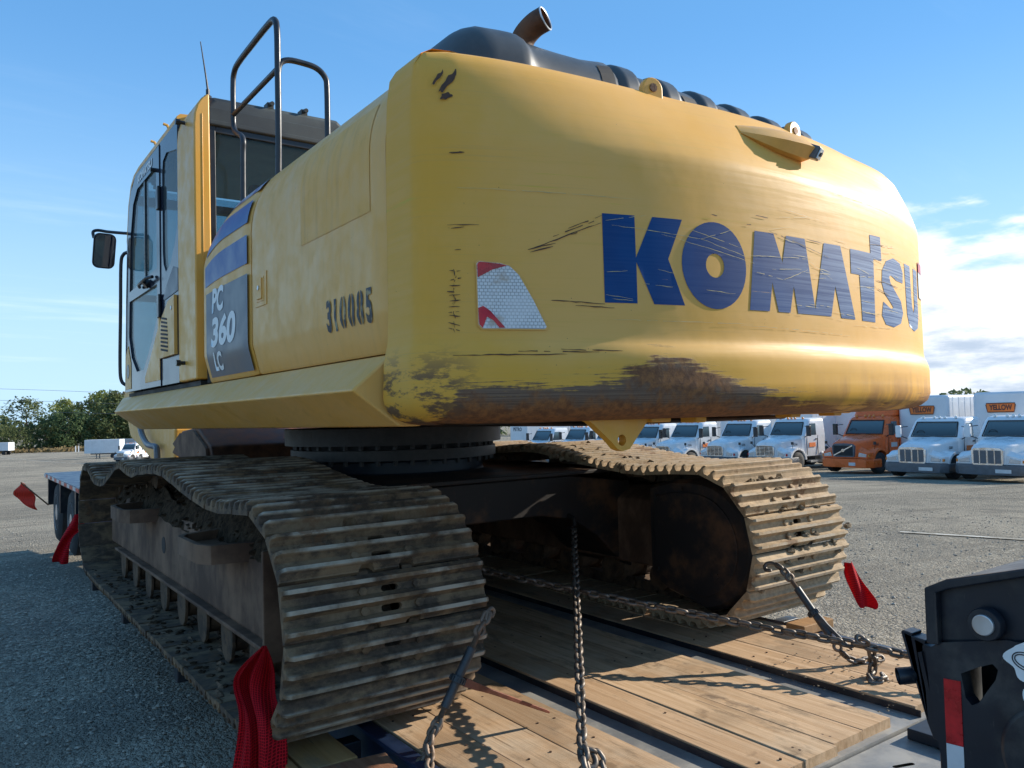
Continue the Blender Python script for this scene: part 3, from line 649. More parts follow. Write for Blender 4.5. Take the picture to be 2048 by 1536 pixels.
# ---- swing bearing
def swing():
    base = MB(); base.lathe((0, 0, 0), 'z', [(.655, .86), (.655, .885), (.640, .90), (.640, .97), (.655, .985)], 64)
    sw = obj('swing_bearing', base, M['mast'], ex)
    r1 = MB(); r1.lathe((0, 0, 0), 'z', [(.60, .985), (.735, .987), (.735, 1.055), (.60, 1.057)], 72); obj('lower_ring', r1, M['ring'], sw, smooth=30)
    r2 = MB(); r2.lathe((0, 0, 0), 'z', [(.60, 1.085), (.775, 1.087), (.775, 1.20), (.60, 1.202)], 72); obj('upper_ring', r2, M['ring'], sw, smooth=30)
    r3 = MB(); r3.lathe((0, 0, 0), 'z', [(.5, 1.05), (.66, 1.05), (.66, 1.09), (.5, 1.09)], 48); obj('bearing_seal', r3, M['dark'], sw, smooth=30)
    bl = MB()
    for k in range(40):
        a = 2*math.pi*k/40; x, y = .705*math.cos(a), .705*math.sin(a); bl.cyl((x, y, 1.057), (x, y, 1.084), .017, 6); bl.cyl((x, y, .955), (x, y, .986), .017, 6)
    tag(obj('ring_bolts', bl, M['ring'], sw), kind='stuff')
swing()
def revolving_frame():
    mb = MB(); mb.box(-1.20, 1.20, -2.85, 2.05, 1.235, 1.34); mb.box(-.62, .62, -2.9, 2.15, 1.215, 1.234)
    fr = obj('revolving_frame', mb, M['frame_dark'], ex, bevel=.01)
    p = MB(); p.box(-.55, -.50, -.6, 2.35, 1.34, 2.1); p.box(.45, .50, -.6, 2.35, 1.34, 2.1); obj('boom_bracket', p, M['yellow_deep'], fr, bevel=.01)
revolving_frame()

# ---- counterweight
ARC0, ARC1 = -24.6, 24.9
def Rb(th): return 3.46 + .03*sstep(0, 24, th)
ZK = [1.242, 1.250, 1.265, 1.290, 1.325, 1.44, 1.462, 1.482, 1.505, 1.53, 1.60, 2.10, 2.155, 2.185, 2.235, 2.325, 2.405, 2.445, 2.468, 2.478]
IC = [.15, .09, .045, .014, .0, .0, .003, .010, .021, .024, .024, .024, .028, .040, .066, .125, .178, .215, .265, .35]
IL = [.13, .085, .045, .018, .004, .008, .012, .016, .022, .025, .028, .030, .031, .032, .034, .038, .050, .075, .115, .19]
def inset(z, b):
    k = b[0] if z < 1.75 else b[1]; return interp(z, ZK, IL)*(1-k)+interp(z, ZK, IC)*k
def blend(th): return (sstep(-17.5, -12.5, th), sstep(-27, -6, th)*(1-.45*sstep(12, 24, th)))
def cws(th, z, off=0.0):
    r = Rb(th)-inset(z, blend(th))+off; a = R(th); return Vector((r*math.sin(a), -r*math.cos(a), z))
def counterweight():
    k_cn = lambda a, a0, a1: (a-a0)/(a1-a0)
    # plan outline: left side (front to back), corner, rear arc, corner, right side
    out = []                                           # (point on the outer plan, inward direction, blend)
    def arcp(th): a = R(th); return Vector((Rb(th)*math.sin(a), -Rb(th)*math.cos(a)))
    pl = arcp(ARC0); pr = arcp(ARC1); cr = .11
    for y in (-2.872, -2.95, -3.0): out.append((Vector((-1.515, y)), Vector((1, 0)), (0, 0)))
    a0 = math.pi; a1 = math.pi+R(90+ARC0)              # outward direction turns from -x to the arc normal
    nl = Vector((math.sin(R(ARC0)), -math.cos(R(ARC0)))); cc = pl-nl*cr; cc.x = -1.515+cr; cc.y = pl.y+.115
    an0 = math.pi; an1 = math.atan2(nl.y, nl.x)+2*math.pi
    for i in range(9):
        a = an0+(an1-an0)*i/8; d = Vector((math.cos(a), math.sin(a))); out.append((cc+d*cr, -d, (0, blend(ARC0)[1]*max(0, (k_cn(a, an0, an1))))))
    n = 84
    for i in range(n+1):
        th = ARC0+.75+(ARC1-ARC0-1.5)*i/n; a = R(th); out.append((arcp(th), Vector((-math.sin(a), math.cos(a))), blend(th)))
    nr = Vector((math.sin(R(ARC1)), -math.cos(R(ARC1)))); cr = .13; cc = Vector((1.535-cr, pr.y+.135)); an0 = math.atan2(nr.y, nr.x); an1 = 0
    for i in range(11):
        a = an0+(an1-an0)*i/10; d = Vector((math.cos(a), math.sin(a))); out.append((cc+d*cr, -d, (1, .55)))
    for y in (-3.0, -2.95, -2.872): out.append((Vector((1.535, y)), Vector((-1, 0)), (1, .55)))
    zs = []
    for a, b in zip(ZK, ZK[1:]):
        k = max(2, int((b-a)/.03)) if a < 1.6 or a >= 2.1 else 6
        zs += [a+(b-a)*j/k for j in range(k)]
    zs.append(ZK[-1]); rings = []
    for z in zs:
        rg = []
        for p, d, b in out:
            q = p+d*inset(z, b); rg.append((q.x, q.y if d.y > .3 or abs(d.x) < .98 else min(q.y, p.y), z))
        rings.append(rg)
    mb = MB(); mb.loft(rings); cw = obj('counterweight', mb, M['cw'], ex, smooth=0)
    me = cw.data; me.polygons.foreach_set('use_smooth', [len(p.vertices) < 10 for p in me.polygons]); me.set_sharp_from_angle(angle=R(50))
    # lettering
    K = [(-15.468,1.93),(-13.425,1.93),(-13.41,1.787),(-12.263,1.93),(-10.215,1.93),(-11.265,1.789),(-10.195,1.631),(-12.309,1.631),(-13.392,1.772),(-13.405,1.632),(-15.438,1.632)]
    O = [(-7.85+2.47*math.cos(2*math.pi*i/40), 1.7785+.155*math.sin(2*math.pi*i/40)) for i in range(40)]; o = [(-7.87+.70*math.cos(2*math.pi*i/24), 1.778+.043*math.sin(2*math.pi*i/24)) for i in range(24)]
    MA = [(-4.539,1.921),(-2.835,1.921),(-2.063,1.8145),(-1.611,1.92),(.309,1.92),(1.2,1.648),(2.467,1.918),(4.51,1.920),(6.208,1.625),(4.327,1.625),(3.686,1.752),(3.048,1.627),(-.676,1.627),(-1.021,1.731),(-1.462,1.627),(-2.595,1.627),(-3.086,1.736),(-3.429,1.627),(-5.171,1.627)]
    T = [(5.85,1.918),(8.95,1.920),(8.903,2.000),(10.75,2.004),(10.85,1.900),(9.389,1.898),(9.297,1.624),(7.251,1.624),(7.06,1.816),(5.85,1.816)]
    Sx = [(15.446,1.829),(15.60,1.879),(14.893,1.918),(13.265,1.930),(11.772,1.907),(10.9,1.861),(10.75,1.803),(11.2,1.758),(12.288,1.7255),(12.888,1.7055),(12.591,1.6964),(12.2,1.6985),(10.9,1.7218),(10.55,1.660),(11.236,1.6223),(12.869,1.6154),(14.537,1.639),(15.215,1.689),(14.77,1.742),(13.544,1.7786),(12.477,1.8148),(12.272,1.840),(12.607,1.848),(13.081,1.842),(13.844,1.831)]
    U = [(16.1,1.928),(17.9,1.928),(18.15,1.74),(18.6,1.705),(19.1,1.74),(19.2,1.928),(21.0,1.928),(20.8,1.70),(20.2,1.640),(18.6,1.618),(17.0,1.636),(16.4,1.69)]
    for lp in ([K], [O, o], [MA], [T], [Sx], [U]): mapped('letter', shape2d(lp), lambda u, v: cws(u, v, .0014), M['blue_letter'], cw, 1.0, .15)
    # reflectors
    RF = [(-22.685,1.749),(-22.544,1.756),(-21.411,1.751),(-20.918,1.7435),(-20.408,1.715),(-19.653,1.637),(-18.932,1.5485),(-19.043,1.542),(-22.445,1.543),(-22.652,1.5556)]
    def refl(mir):
        sg = -1 if mir else 1; f = lambda u, v: cws(sg*u, v, .004); g = lambda u, v: cws(sg*u, v, .0058); c = (-20.9, 1.64)
        r = mapped('rear_reflector', shape2d([RF]), f, M['honey'], cw, 1.0, .1)
        rim = mapped('reflector_rim', shape2d([[(c[0]+(a-c[0])*1.04, c[1]+(b-c[1])*1.04) for a, b in RF], RF]), lambda u, v: cws(sg*u, v, .0035), M['patch'], cw, 1.0, .1)
        if not mir:
            mapped('red_panel', shape2d([[(-22.66,1.748),(-22.54,1.7545),(-21.42,1.7495),(-21.05,1.744),(-21.823,1.731),(-22.65,1.7047)]]), g, M['red_refl'], r, 1.0)
            mapped('red_panel', shape2d([[(-22.66,1.608),(-22.387,1.6143),(-22.0,1.598),(-21.6,1.57),(-21.225,1.5455),(-21.55,1.545),(-21.85,1.568),(-22.2,1.580),(-22.45,1.5445),(-22.63,1.557)]]), g, M['red_refl'], r, 1.0)
    refl(False)
    # scratches in the paint
    def scr(name, segs, w, mat):
        mb = MB(); q = random.Random(3)
        for a, b in segs:
            n = max(3, int(abs(b[0]-a[0])/.35)); on = []
            for i in range(n+1):
                t = i/n; th = a[0]+(b[0]-a[0])*t; z = a[1]+(b[1]-a[1])*t+q.uniform(-.0012, .0012); ww = w*q.uniform(.3, 1.1)*math.sin(math.pi*min(.95, max(.05, t)))**.5; dz = Vector((0, 0, ww))
                if abs(b[0]-a[0]) < .3: dz = Vector((ww, 0, 0))
                on.append((cws(th, z, .0032)-dz, cws(th, z, .0032)+dz))
            for i in range(n):
                if q.random() < .16: continue
                mb.add([on[i][0], on[i+1][0], on[i+1][1], on[i][1]], [(0, 1, 2, 3)])
        tag(obj(name, mb, mat, cw, smooth=0), kind='stuff')
    DK = [((-17.528,1.873),(-15.5,1.921)),((-19.724,1.7988),(-15.568,1.8973)),((-18.419,1.8425),(-15.617,1.909)),((-19.728,1.789),(-17.995,1.819)),((-19.862,1.7986),(-18.287,1.8214)),((-17.395,1.853),(-16.794,1.862)),((-18.951,1.6375),(-15.1,1.626)),((-17.21,1.62),(-14.5,1.6136)),((-24.068,1.458),(-17.88,1.4594)),((-5.224,1.941),(-2.988,1.936)),((-4.745,1.981),(-2.949,1.974)),((8.791,1.9575),(13.5,1.981)),((9.375,1.81),(15.065,1.799)),((9.2,1.78),(12.2,1.752)),((-8.03,1.961),(-7.6,1.956)),((-3.6,1.93),(3,1.862)),((.5,1.92),(2.2,1.915)),((-20.6,1.4705),(-16,1.467)),((-18.2,1.4755),(-14.6,1.470))]
    # row of ticks down the left corner
    qq = random.Random(8)
    for z in [1.54, 1.555, 1.585, 1.60, 1.615, 1.63, 1.645, 1.655, 1.675, 1.70, 1.72]: t = -23.9+qq.uniform(-.12, .12); DK.append(((t-.28, z+qq.uniform(-.006, .006)), (t+.30, z+qq.uniform(-.006, .006)))); DK.append(((t+qq.uniform(-.1, .1), z-.010), (t+qq.uniform(-.1, .1), z+.010)))
    for z, a, b in ((2.10, -24.0, -23.2), (2.098, -23.9, -23.3), (2.10, -24.0, -23.4), (1.86, -24.0, -23.3), (1.87, -24.2, -22.5), (1.79, -24.0, -23.5)): DK.append(((a, z), (b, z+.004)))
    scr('scratch_marks', DK, .0022, M['scratch_dark'])
    LT = [((-15.255,1.8935),(-8.858,1.868)),((-15.255,1.905),(-12.675,1.934)),((-8.858,1.868),(-5.0,1.815)),((-10.3,1.905),(-5.7,1.85)),((-8.9,1.868),(-6.3,1.915)),((-5.7,1.8247),(1.0,1.844)),((.436,1.841),(3.263,1.777)),((-3.122,1.785),(-.2,1.799)),((-4.9,1.77),(-2.0,1.75)),((-2,1.75),(.5,1.80)),((-15.4,1.659),(-13.7,1.645)),((-15.0,1.645),(-13.7,1.640)),((-11.7,1.873),(-5.75,1.81)),((-6.6,1.82),(-4.7,1.80)),((-24,1.99),(-13,1.985)),((2.5,2.135),(16,2.13)),((-2,2.02),(3,2.0)),((-15,1.5756),(-5,1.5746)),((6,1.60),(14,1.61)),((-6,1.57),(6,1.555)),((-13,1.70),(-10.6,1.69)),((-15.3,1.735),(-14,1.74)),((-12,1.75),(-10.8,1.74)),((-9,1.69),(-6,1.68))]
    for _ in range(40): t = qq.uniform(-3, 20); z = qq.uniform(1.62, 2.0); LT.append(((t, z), (t+qq.uniform(1, 4), z+qq.uniform(-.02, .02))))
    scr('light_scratches', LT, .0011, M['scratch_light'])
    # rust spots at the top left corner
    rs = MB()
    blot = [(-24.35, 2.36, .030, .5), (-24.1, 2.315, .022, -.5), (-23.9, 2.345, .03, .5), (-24.05, 2.28, .018, .2)]
    def blob(u, v): return cws(u, v, .003)
    for t, z, r, sk in ((-24.5, 2.345, .026, 1.3), (-23.95, 2.335, .040, 1.5), (-24.1, 2.285, .012, 7)):
        pts = [(t+.30*sk/3*math.cos(a)*(1+.3*math.sin(3*a+t))*(r/.03)+math.sin(a)*.35*(r/.03), z+r*math.sin(a)*(1+.2*math.sin(5*a))) for a in [2*math.pi*i/26 for i in range(26)]]
        mapped('rust_spot', shape2d([pts]), blob, M['scratch_dark'], cw, .3, .02)
    # lifting eyes, camera cowl, tow lug, bolts
    for th in (-9.9, 4.6):
        a = R(th); e = Vector((math.cos(a), math.sin(a), 0)); nn = Vector((-math.sin(a), math.cos(a), 0)); c = cws(th, 2.41)+nn*.02; c.z = 2.440 if th < 0 else 2.425
        pr = [(-.045, -.02), (-.045, .018)] + [(.045*math.cos(R(k)), .02+.043*math.sin(R(k))) for k in range(170, 9, -20)] + [(.045, .018), (.045, -.02)]
        mb = MB(); n = len(pr); mb.loft([[tuple(c+e*p[0]+Vector((0, 0, p[1]))+nn*h) for p in pr] for h in (0, .030)]); le = obj('lifting_eye', mb, M['yellow_deep'], cw, bevel=.006)
        hb = MB(); hb.cyl(tuple(c+Vector((0, 0, .022))-nn*.004), tuple(c+Vector((0, 0, .022))+nn*.002), .016, 18); obj('eye_hole', hb, M['rustpipe'], le)
    cb = MB(); A = cws(-4.2, 2.345); B = cws(2.2, 2.345); C = cws(2.2, 2.285, .03); D = cws(1.0, 2.205, .11)
    up = Vector((0, 0, 1))
    P = lambda th, z, off: tuple(cws(th, z, off))
    rings = []
    for th, w in ((-3.5, 0.0), (-2.3, .45), (-.9, .82), (.6, 1.0), (1.65, 1.0)):
        o1 = .088*w+.004
        rings.append([P(th, 2.385, -.03), P(th, 2.362+.010*w, .045*w+.004), P(th, 2.345+.004*w, o1*.8), P(th, 2.335-.045*w, o1), P(th, 2.325-.075*w, .004+.03*w), P(th, 2.325-.080*w, -.06)])
    cb.loft(rings); cwl = obj('camera_cowl', cb, M['yellow'], cw, smooth=40)
    c = cws(1.55, 2.283, .058); a = R(1.75); e = Vector((math.cos(a), math.sin(a), 0)); ou = Vector((math.sin(a), -math.cos(a), 0)); vw = (ou*.8+e*.25-up*.45).normalized(); rt = vw.cross(up).normalized(); u2 = rt.cross(vw)
    kb = MB(); kb.obox(c+vw*.005+e*.02, rt*.026, u2*.026, vw*.030); obj('camera_housing', kb, M['bumper_grey'], cwl, bevel=.006)
    kf = MB(); kf.obox(c+vw*.038+e*.02, rt*.020, u2*.020, vw*.002); obj('camera_window', kf, M['alu'], cwl); kl = MB(); kl.cyl(tuple(c+vw*.039+e*.02), tuple(c+vw*.045+e*.02), .009, 12); obj('camera_lens', kl, M['black'], cwl)
    lo = [(-.955, 1.256), (-.895, 1.238), (-.80, 1.165), (-.775, 1.140), (-.75, 1.131), (-.715, 1.137), (-.66, 1.195), (-.60, 1.256)]; ho = [(-.752+.020*math.cos(2*math.pi*i/18), 1.170+.020*math.sin(2*math.pi*i/18)) for i in range(18)]
    v, f = shape2d([lo, ho]); lg = MB(); n = len(v); lg.add([(p[0], -3.20, p[1]) for p in v]+[(p[0], -3.165, p[1]) for p in v], list(f)+[tuple(i+n for i in q[::-1]) for q in f])
    for lp in (lo, ho): m = len(lp); lg.add([(p[0], -3.20, p[1]) for p in lp]+[(p[0], -3.165, p[1]) for p in lp], [(i, (i+1) % m, m+(i+1) % m, m+i) for i in range(m)])
    obj('tow_lug', lg, M['yellow_deep'], cw, smooth=0)
    for x0, x1, y0, y1, z0 in ((-.62, -.52, -3.22, -3.12, 1.228), (-.41, -.35, -3.24, -3.16, 1.222), (.17, .24, -3.24, -3.16, 1.228), (.48, .54, -3.24, -3.16, 1.228)):
        lb = MB(); lb.box(x0, x1, y0, y1, z0, 1.248); obj('mounting_pad', lb, M['yellow_deep'], cw, bevel=.006)
    # warning sticker at the right end
    def stick(p): return lambda u, v: cws(u, v, .004)
    d = mapped('warning_sticker', shape2d([[(21.6, 1.80), (24.0, 1.80), (24.0, 1.98), (21.6, 1.98)]]), stick(0), M['white_refl'], cw, .6)
    mapped('sticker_band', shape2d([[(21.6, 1.93), (24.0, 1.93), (24.0, 1.98), (21.6, 1.98)]]), lambda u, v: cws(u, v, .0055), M['red_refl'], d, .6)
    return cw
CW = counterweight()

# ---- side panels and engine deck
def side_xz(s_, sg=-1):
    """left side profile by height parameter 1.49..2.18 straight, then 0..1 round the shoulder"""
    if s_ <= 2.18:
        x = interp(s_, [1.49, 1.50, 1.615, 1.64, 2.18], [-1.452, -1.458, -1.487, -1.492, -1.490]); return x, s_
    a = min(1.0, (s_-2.18)/.46)*math.pi/2; return -1.19-.30*math.cos(a), 2.18+.36*math.sin(a)
def side_pt(y, s_, off=0, e=1.0):
    x, z = side_xz(s_); x2, z2 = side_xz(s_+.004); t = Vector((x2-x, z2-z)).normalized(); nx, nz = -t.y, t.x
    x += nx*off; z += nz*off
    if z > 1.95: z = 1.95+(z-1.95)*e
    return Vector((x, y, z))
def efront(y):
    return 1.0 if y < -1.02 else math.sqrt(max(.02, 1-((y+1.02)/.64)**2))
def side_shell(name, y0, y1, mat, front=False, par=None):
    ss = [1.49, 1.50, 1.56, 1.615, 1.64, 1.8, 2.0, 2.1, 2.18] + [2.18+.46*i/14 for i in range(1, 15)]
    n = max(2, int(abs(y1-y0)/.06)); ys = [y0+(y1-y0)*i/n for i in range(n+1)]; rings = []
    for k, y in enumerate(ys):
        edge = .012 if k in (0, n) else 0
        e = efront(y) if front else 1.0
        fx = .0 if not front else .06*sstep(-.62, -.40, y)
        rg = [tuple(side_pt(y, s_, -edge, e)+Vector((fx, 0, 0))) for s_ in ss]
        rg += [(-.95, y, rg[-1][2]+.005), (-.95, y, 1.49)]; rings.append(rg)
    mb = MB(); mb.loft(rings); return obj(name, mb, mat, par or ex, smooth=30)
pa = side_shell('side_panel', -.40, -1.412, M['yellow'], True); db = side_shell('pump_door', -1.424, -2.858, M['yellow'])
tag(pa, 'yellow side panel with blue stripes behind the cab'); tag(db, 'wide yellow side door with stencilled number')
gap = MB(); gap.box(-1.435, -.96, -2.868, -.44, 1.495, 2.17); gap.box(-1.20, -.96, -2.868, -1.2, 2.17, 2.50); obj('door_seal', gap, M['dark'], ex)
dfn = lambda off: (lambda u, v: side_pt(u, v, off, efront(u)))
def quad(name, ya, yb, s0, s1, mat, off=.0025, par=pa, sk=0.0, r=0):
    vf = shape2d([[(ya, s0+sk), (yb, s0), (yb, s1), (ya, s1+sk)]]); return mapped(name, vf, dfn(off), mat, par, .06, .03)
quad('dark_label', -.655, -1.395, 1.515, 1.985, M['grey_decal'], sk=.0)
quad('blue_stripe', -.640, -1.392, 2.035, 2.175, M['blue']); quad('blue_stripe', -.66, -1.392, 2.225, 2.325, M['blue']); quad('faded_stripe', -.82, -1.405, 2.375, 2.465, M['faded_blue'])
def sidetext(s, ya, z, w_, h_, mat, par, off=.0045):
    v, f, w, h = text2d(s, .2, .16, .008, 1.0)
    return mapped('printed_text', ([(p[0]*w_/w, p[1]*h_/h, 0) for p in v], f), lambda u, vv: side_pt(ya-u, z+vv, off, 1.0), mat, par, .05, .06)
sidetext('PC', -.775, 1.858, .225, .135, M['white_print'], pa); sidetext('360', -.755, 1.672, .45, .165, M['white_print'], pa); sidetext('LC', -.775, 1.545, .165, .100, M['white_print'], pa)
# stencilled number: digits cut by stencil bridges
def digits():
    W_ = .052; y = -2.365
    for ch in '310085':
        v, f, w, h = text2d(ch, .175, 0, .006, .62); me = bpy.data.meshes.new('d'); me.from_pydata(v, [], f); bm = bmesh.new(); bm.from_mesh(me)
        if ch in '08':
            for c in (w/2-.006, w/2+.006): bmesh.ops.bisect_plane(bm, geom=bm.verts[:]+bm.edges[:]+bm.faces[:], plane_co=(c, 0, 0), plane_no=(1, 0, 0))
            bmesh.ops.delete(bm, geom=[q for q in bm.faces if abs(q.calc_center_median().x-w/2) < .006], context='FACES')
        bm.verts.index_update(); vf = ([tuple(q.co) for q in bm.verts], [tuple(a.index for a in q.verts) for q in bm.faces]); bm.free(); bpy.data.meshes.remove(me)
        y0 = y; mapped('stencilled_digit', vf, lambda u, vv: side_pt(y0-u, 1.600+vv*.92, .003), M['stencil'], db, .05, .06); y -= .0745 if ch != '1' else .052
digits()
quad('sticker_residue', -2.105, -2.760, 1.985, 2.345, M['patch'], .0018, db)
lt = MB(); lt.loft([[tuple(side_pt(y, z, o)) for y, z in ((-1.515, 1.80), (-1.675, 1.80), (-1.675, 1.955), (-1.515, 1.955))] for o in (.0, .004)]); la = obj('door_latch', lt, M['yellow'], db, bevel=.003)
l2 = MB(); l2.loft([[tuple(side_pt(y, z, o)) for y, z in ((-1.545, 1.822), (-1.645, 1.822), (-1.645, 1.935), (-1.545, 1.935))] for o in (.004, .006)]); obj('latch_recess', l2, M['yellow_deep'], la); l3 = MB(); l3.loft([[tuple(side_pt(y, z, o)) for y, z in ((-1.555, 1.832), (-1.625, 1.832), (-1.625, 1.930), (-1.555, 1.930))] for o in (.005, .012)]); obj('latch_paddle', l3, M['yellow'], la, bevel=.003)
l4 = MB(); l4.cyl(tuple(side_pt(-1.59, 1.885, .011)), tuple(side_pt(-1.59, 1.885, .016)), .011, 14); obj('key_lock', l4, M['alu'], la)
# right-hand side and deck plates
dk = MB(); dk.box(-.95, 1.50, -2.87, -.40, 1.49, 2.53); obj('engine_bay', dk, M['yellow'], ex, bevel=.10, seg=4)
# ---- skirt along the left side
def skirt():
    def ring(y, dx=0, k=1.0, yo=0): return [(-1.452+dx, y, 1.482), (-1.470, y, 1.484), (-1.625, y+yo, 1.362), (-1.430, y, 1.205), (-1.20, y, 1.205), (-1.20, y, 1.482)]
    r0 = [(-1.452, 2.05, 1.482), (-1.470, 2.05, 1.484), (-1.605, 1.62, 1.362), (-1.430, 1.55, 1.222), (-1.36, 1.85, 1.222), (-1.36, 2.05, 1.482)]
    r1 = [(-1.452, -2.862, 1.482), (-1.470, -2.860, 1.484), (-1.605, -2.83, 1.362), (-1.455, -2.88, 1.238), (-1.36, -2.862, 1.238), (-1.36, -2.862, 1.482)]
    rs = [[tuple(Vector(a).lerp(Vector(b), t)) for a, b in zip(r0, r1)] for t in [i/12 for i in range(13)]]
    mb = MB(); mb.loft(rs); o = obj('side_skirt', mb, M['yellow'], ex, bevel=.010, seg=3)
    return o
skirt()
sk = MB(); sk.loft([[(1.21, y, 1.482), (1.50, y, 1.482), (1.60, y, 1.36), (1.50, y, 1.228), (1.21, y, 1.228)] for y in (-2.7, 1.8)]); obj('side_skirt', sk, M['yellow'], ex, bevel=.01)
cl = MB(); cl.box(-1.462, -1.20, -.40, 1.80, 1.484, 1.512); obj('cab_mount_gap', cl, M['dark'], ex)

# ---- engine hood, exhaust
def hood():
    def sec(x):
        rib = 0
        if x > -.02:
            ph = ((x+.02)/.29) % 1.0; rib = .020*(sstep(.0, .08, ph)-sstep(.40, .50, ph))
        h = interp(x, [-.93, -.92, -.905, -.87, -.80, -.64, -.58, -.55, -.52, -.20, -.06, -.02, 1.6, 1.66, 1.7], [2.72, 2.84, 2.92, 2.985, 3.025, 3.032, 3.025, 3.008, 3.012, 3.012, 3.000, 2.965, 2.955, 2.90, 2.6])+rib
        wd = interp(x, [-.93, -.90, -.80, -.6, -.5, 1.7], [.26, .33, .39, .42, .40, .40])+rib*.7
        cy = -2.22; pts = [(cy+wd, 2.50), (cy+wd, h-.22)]
        for k in range(9): a = R(90*k/8); pts.append((cy+wd-.18+.18*math.cos(a), h-.18+.18*math.sin(a)))
        for k in range(9): a = R(90+90*k/8); pts.append((cy-wd+.20+.20*math.cos(a), h-.20+.20*math.sin(a)))
        pts += [(cy-wd, h-.24), (cy-wd-.02, 2.50)]
        return [(x, y+.12, max(2.5, z-.020+.050*sstep(-.25, .05, x)-.030*sstep(.2, 1.6, x))) for y, z in pts]
    xs = [-.93, -.92, -.905, -.88, -.85, -.82, -.78, -.74, -.70, -.66, -.63, -.60, -.58, -.565, -.55, -.535, -.52, -.45, -.35, -.2, -.12, -.06, -.03]
    x = -.02
    while x < 1.7: xs.append(x); x += .0145
    mb = MB(); mb.loft([sec(x) for x in xs]); h = obj('engine_hood', mb, M['hood'], ex, smooth=35)
    def skin(x, t, off):
        c = sec(x)[11:20]; p = c[::-1]; p = [(x, p[0][1], p[0][2]-.16)]+p       # rear flank, then up round the shoulder
        k = min(len(p)-2, int(t)); a = Vector(p[k]).lerp(Vector(p[k+1]), t-k); return a+Vector((0, -off*.75, off*.66))
    for k in range(6):
        xa = -.145 if k == 0 else -.02+.29*k-.125; xb = xa+(.085 if k == 0 else .10); t0, t1 = ((.25, 4.6) if k == 0 else (.7, 4.2))
        v = MB(); v.loft([[tuple(skin(xa+(xb-xa)*i/3, t0+(t1-t0)*j/6, .004)) for j in range(7)] for i in range(4)], cap=False, closed=False); obj('vent_opening', v, M['dark'], h, smooth=0)
    ep = MB(); pts = crom([(-.42, -2.22, 2.90), (-.42, -2.22, 3.02), (-.412, -2.238, 3.085), (-.388, -2.29, 3.13), (-.360, -2.345, 3.150)], 5)
    n = 20; ep.tube(pts, .058, n, cap=False); ep.tube(pts[::-1], .053, n, cap=False); e = pts[-1]; t = (pts[-1]-pts[-2]).normalized()
    ex_ = obj('exhaust_pipe', ep, M['rustpipe'], ex); rg = MB(); rg.tube([e-t*.002, e+t*.003], [.0645, .0645], n, cap=False); 
    li = MB(); c = [];
    u = t.cross(Vector((0, 0, 1))).normalized(); w = u.cross(t)
    li.tube([e+(u*math.cos(2*math.pi*k/24)+w*math.sin(2*math.pi*k/24))*.0555 for k in range(24)], .0045, 6, closed=True); obj('pipe_lip', li, M['alu'], ex_)
    di = MB(); di.cyl(tuple(pts[4]), tuple(pts[4]+Vector((0, 0, .002))), .052, 16); obj('pipe_inside', di, M['dark'], ex_)
hood()

# ---- handrails on the deck
hr = MB(); xr = -1.30
hr.tube(crom([(xr, -.722, 2.50), (xr, -.722, 2.60), (xr, -.728, 2.80), (xr, -.735, 2.862), (xr, -.70, 2.905), (xr, -.60, 2.955), (xr, -.555, 3.01), (xr, -.552, 3.10), (xr, -.555, 3.25), (xr, -.575, 3.315), (xr, -.66, 3.345), (xr, -.95, 3.352), (xr, -1.20, 3.352), (xr, -1.285, 3.335), (xr, -1.315, 3.27), (xr, -1.318, 3.1), (xr, -1.318, 2.80), (xr, -1.312, 2.62), (xr, -1.305, 2.50)], 4), .0165, 10)
hr.tube([(xr, -.560, 3.075), (xr, -.95, 3.072), (xr, -1.318, 3.068)], .0145, 10)
hr.tube(crom([(xr, -1.318, 3.03), (xr+.012, -1.318, 3.095), (xr+.055, -1.318, 3.125), (-1.16, -1.318, 3.128), (-1.09, -1.318, 3.118), (-1.045, -1.318, 3.08), (-1.035, -1.318, 3.02), (-1.035, -1.318, 2.8), (-1.035, -1.318, 2.55)], 4), .0155, 10)
obj('handrail', hr, M['rail'], ex)

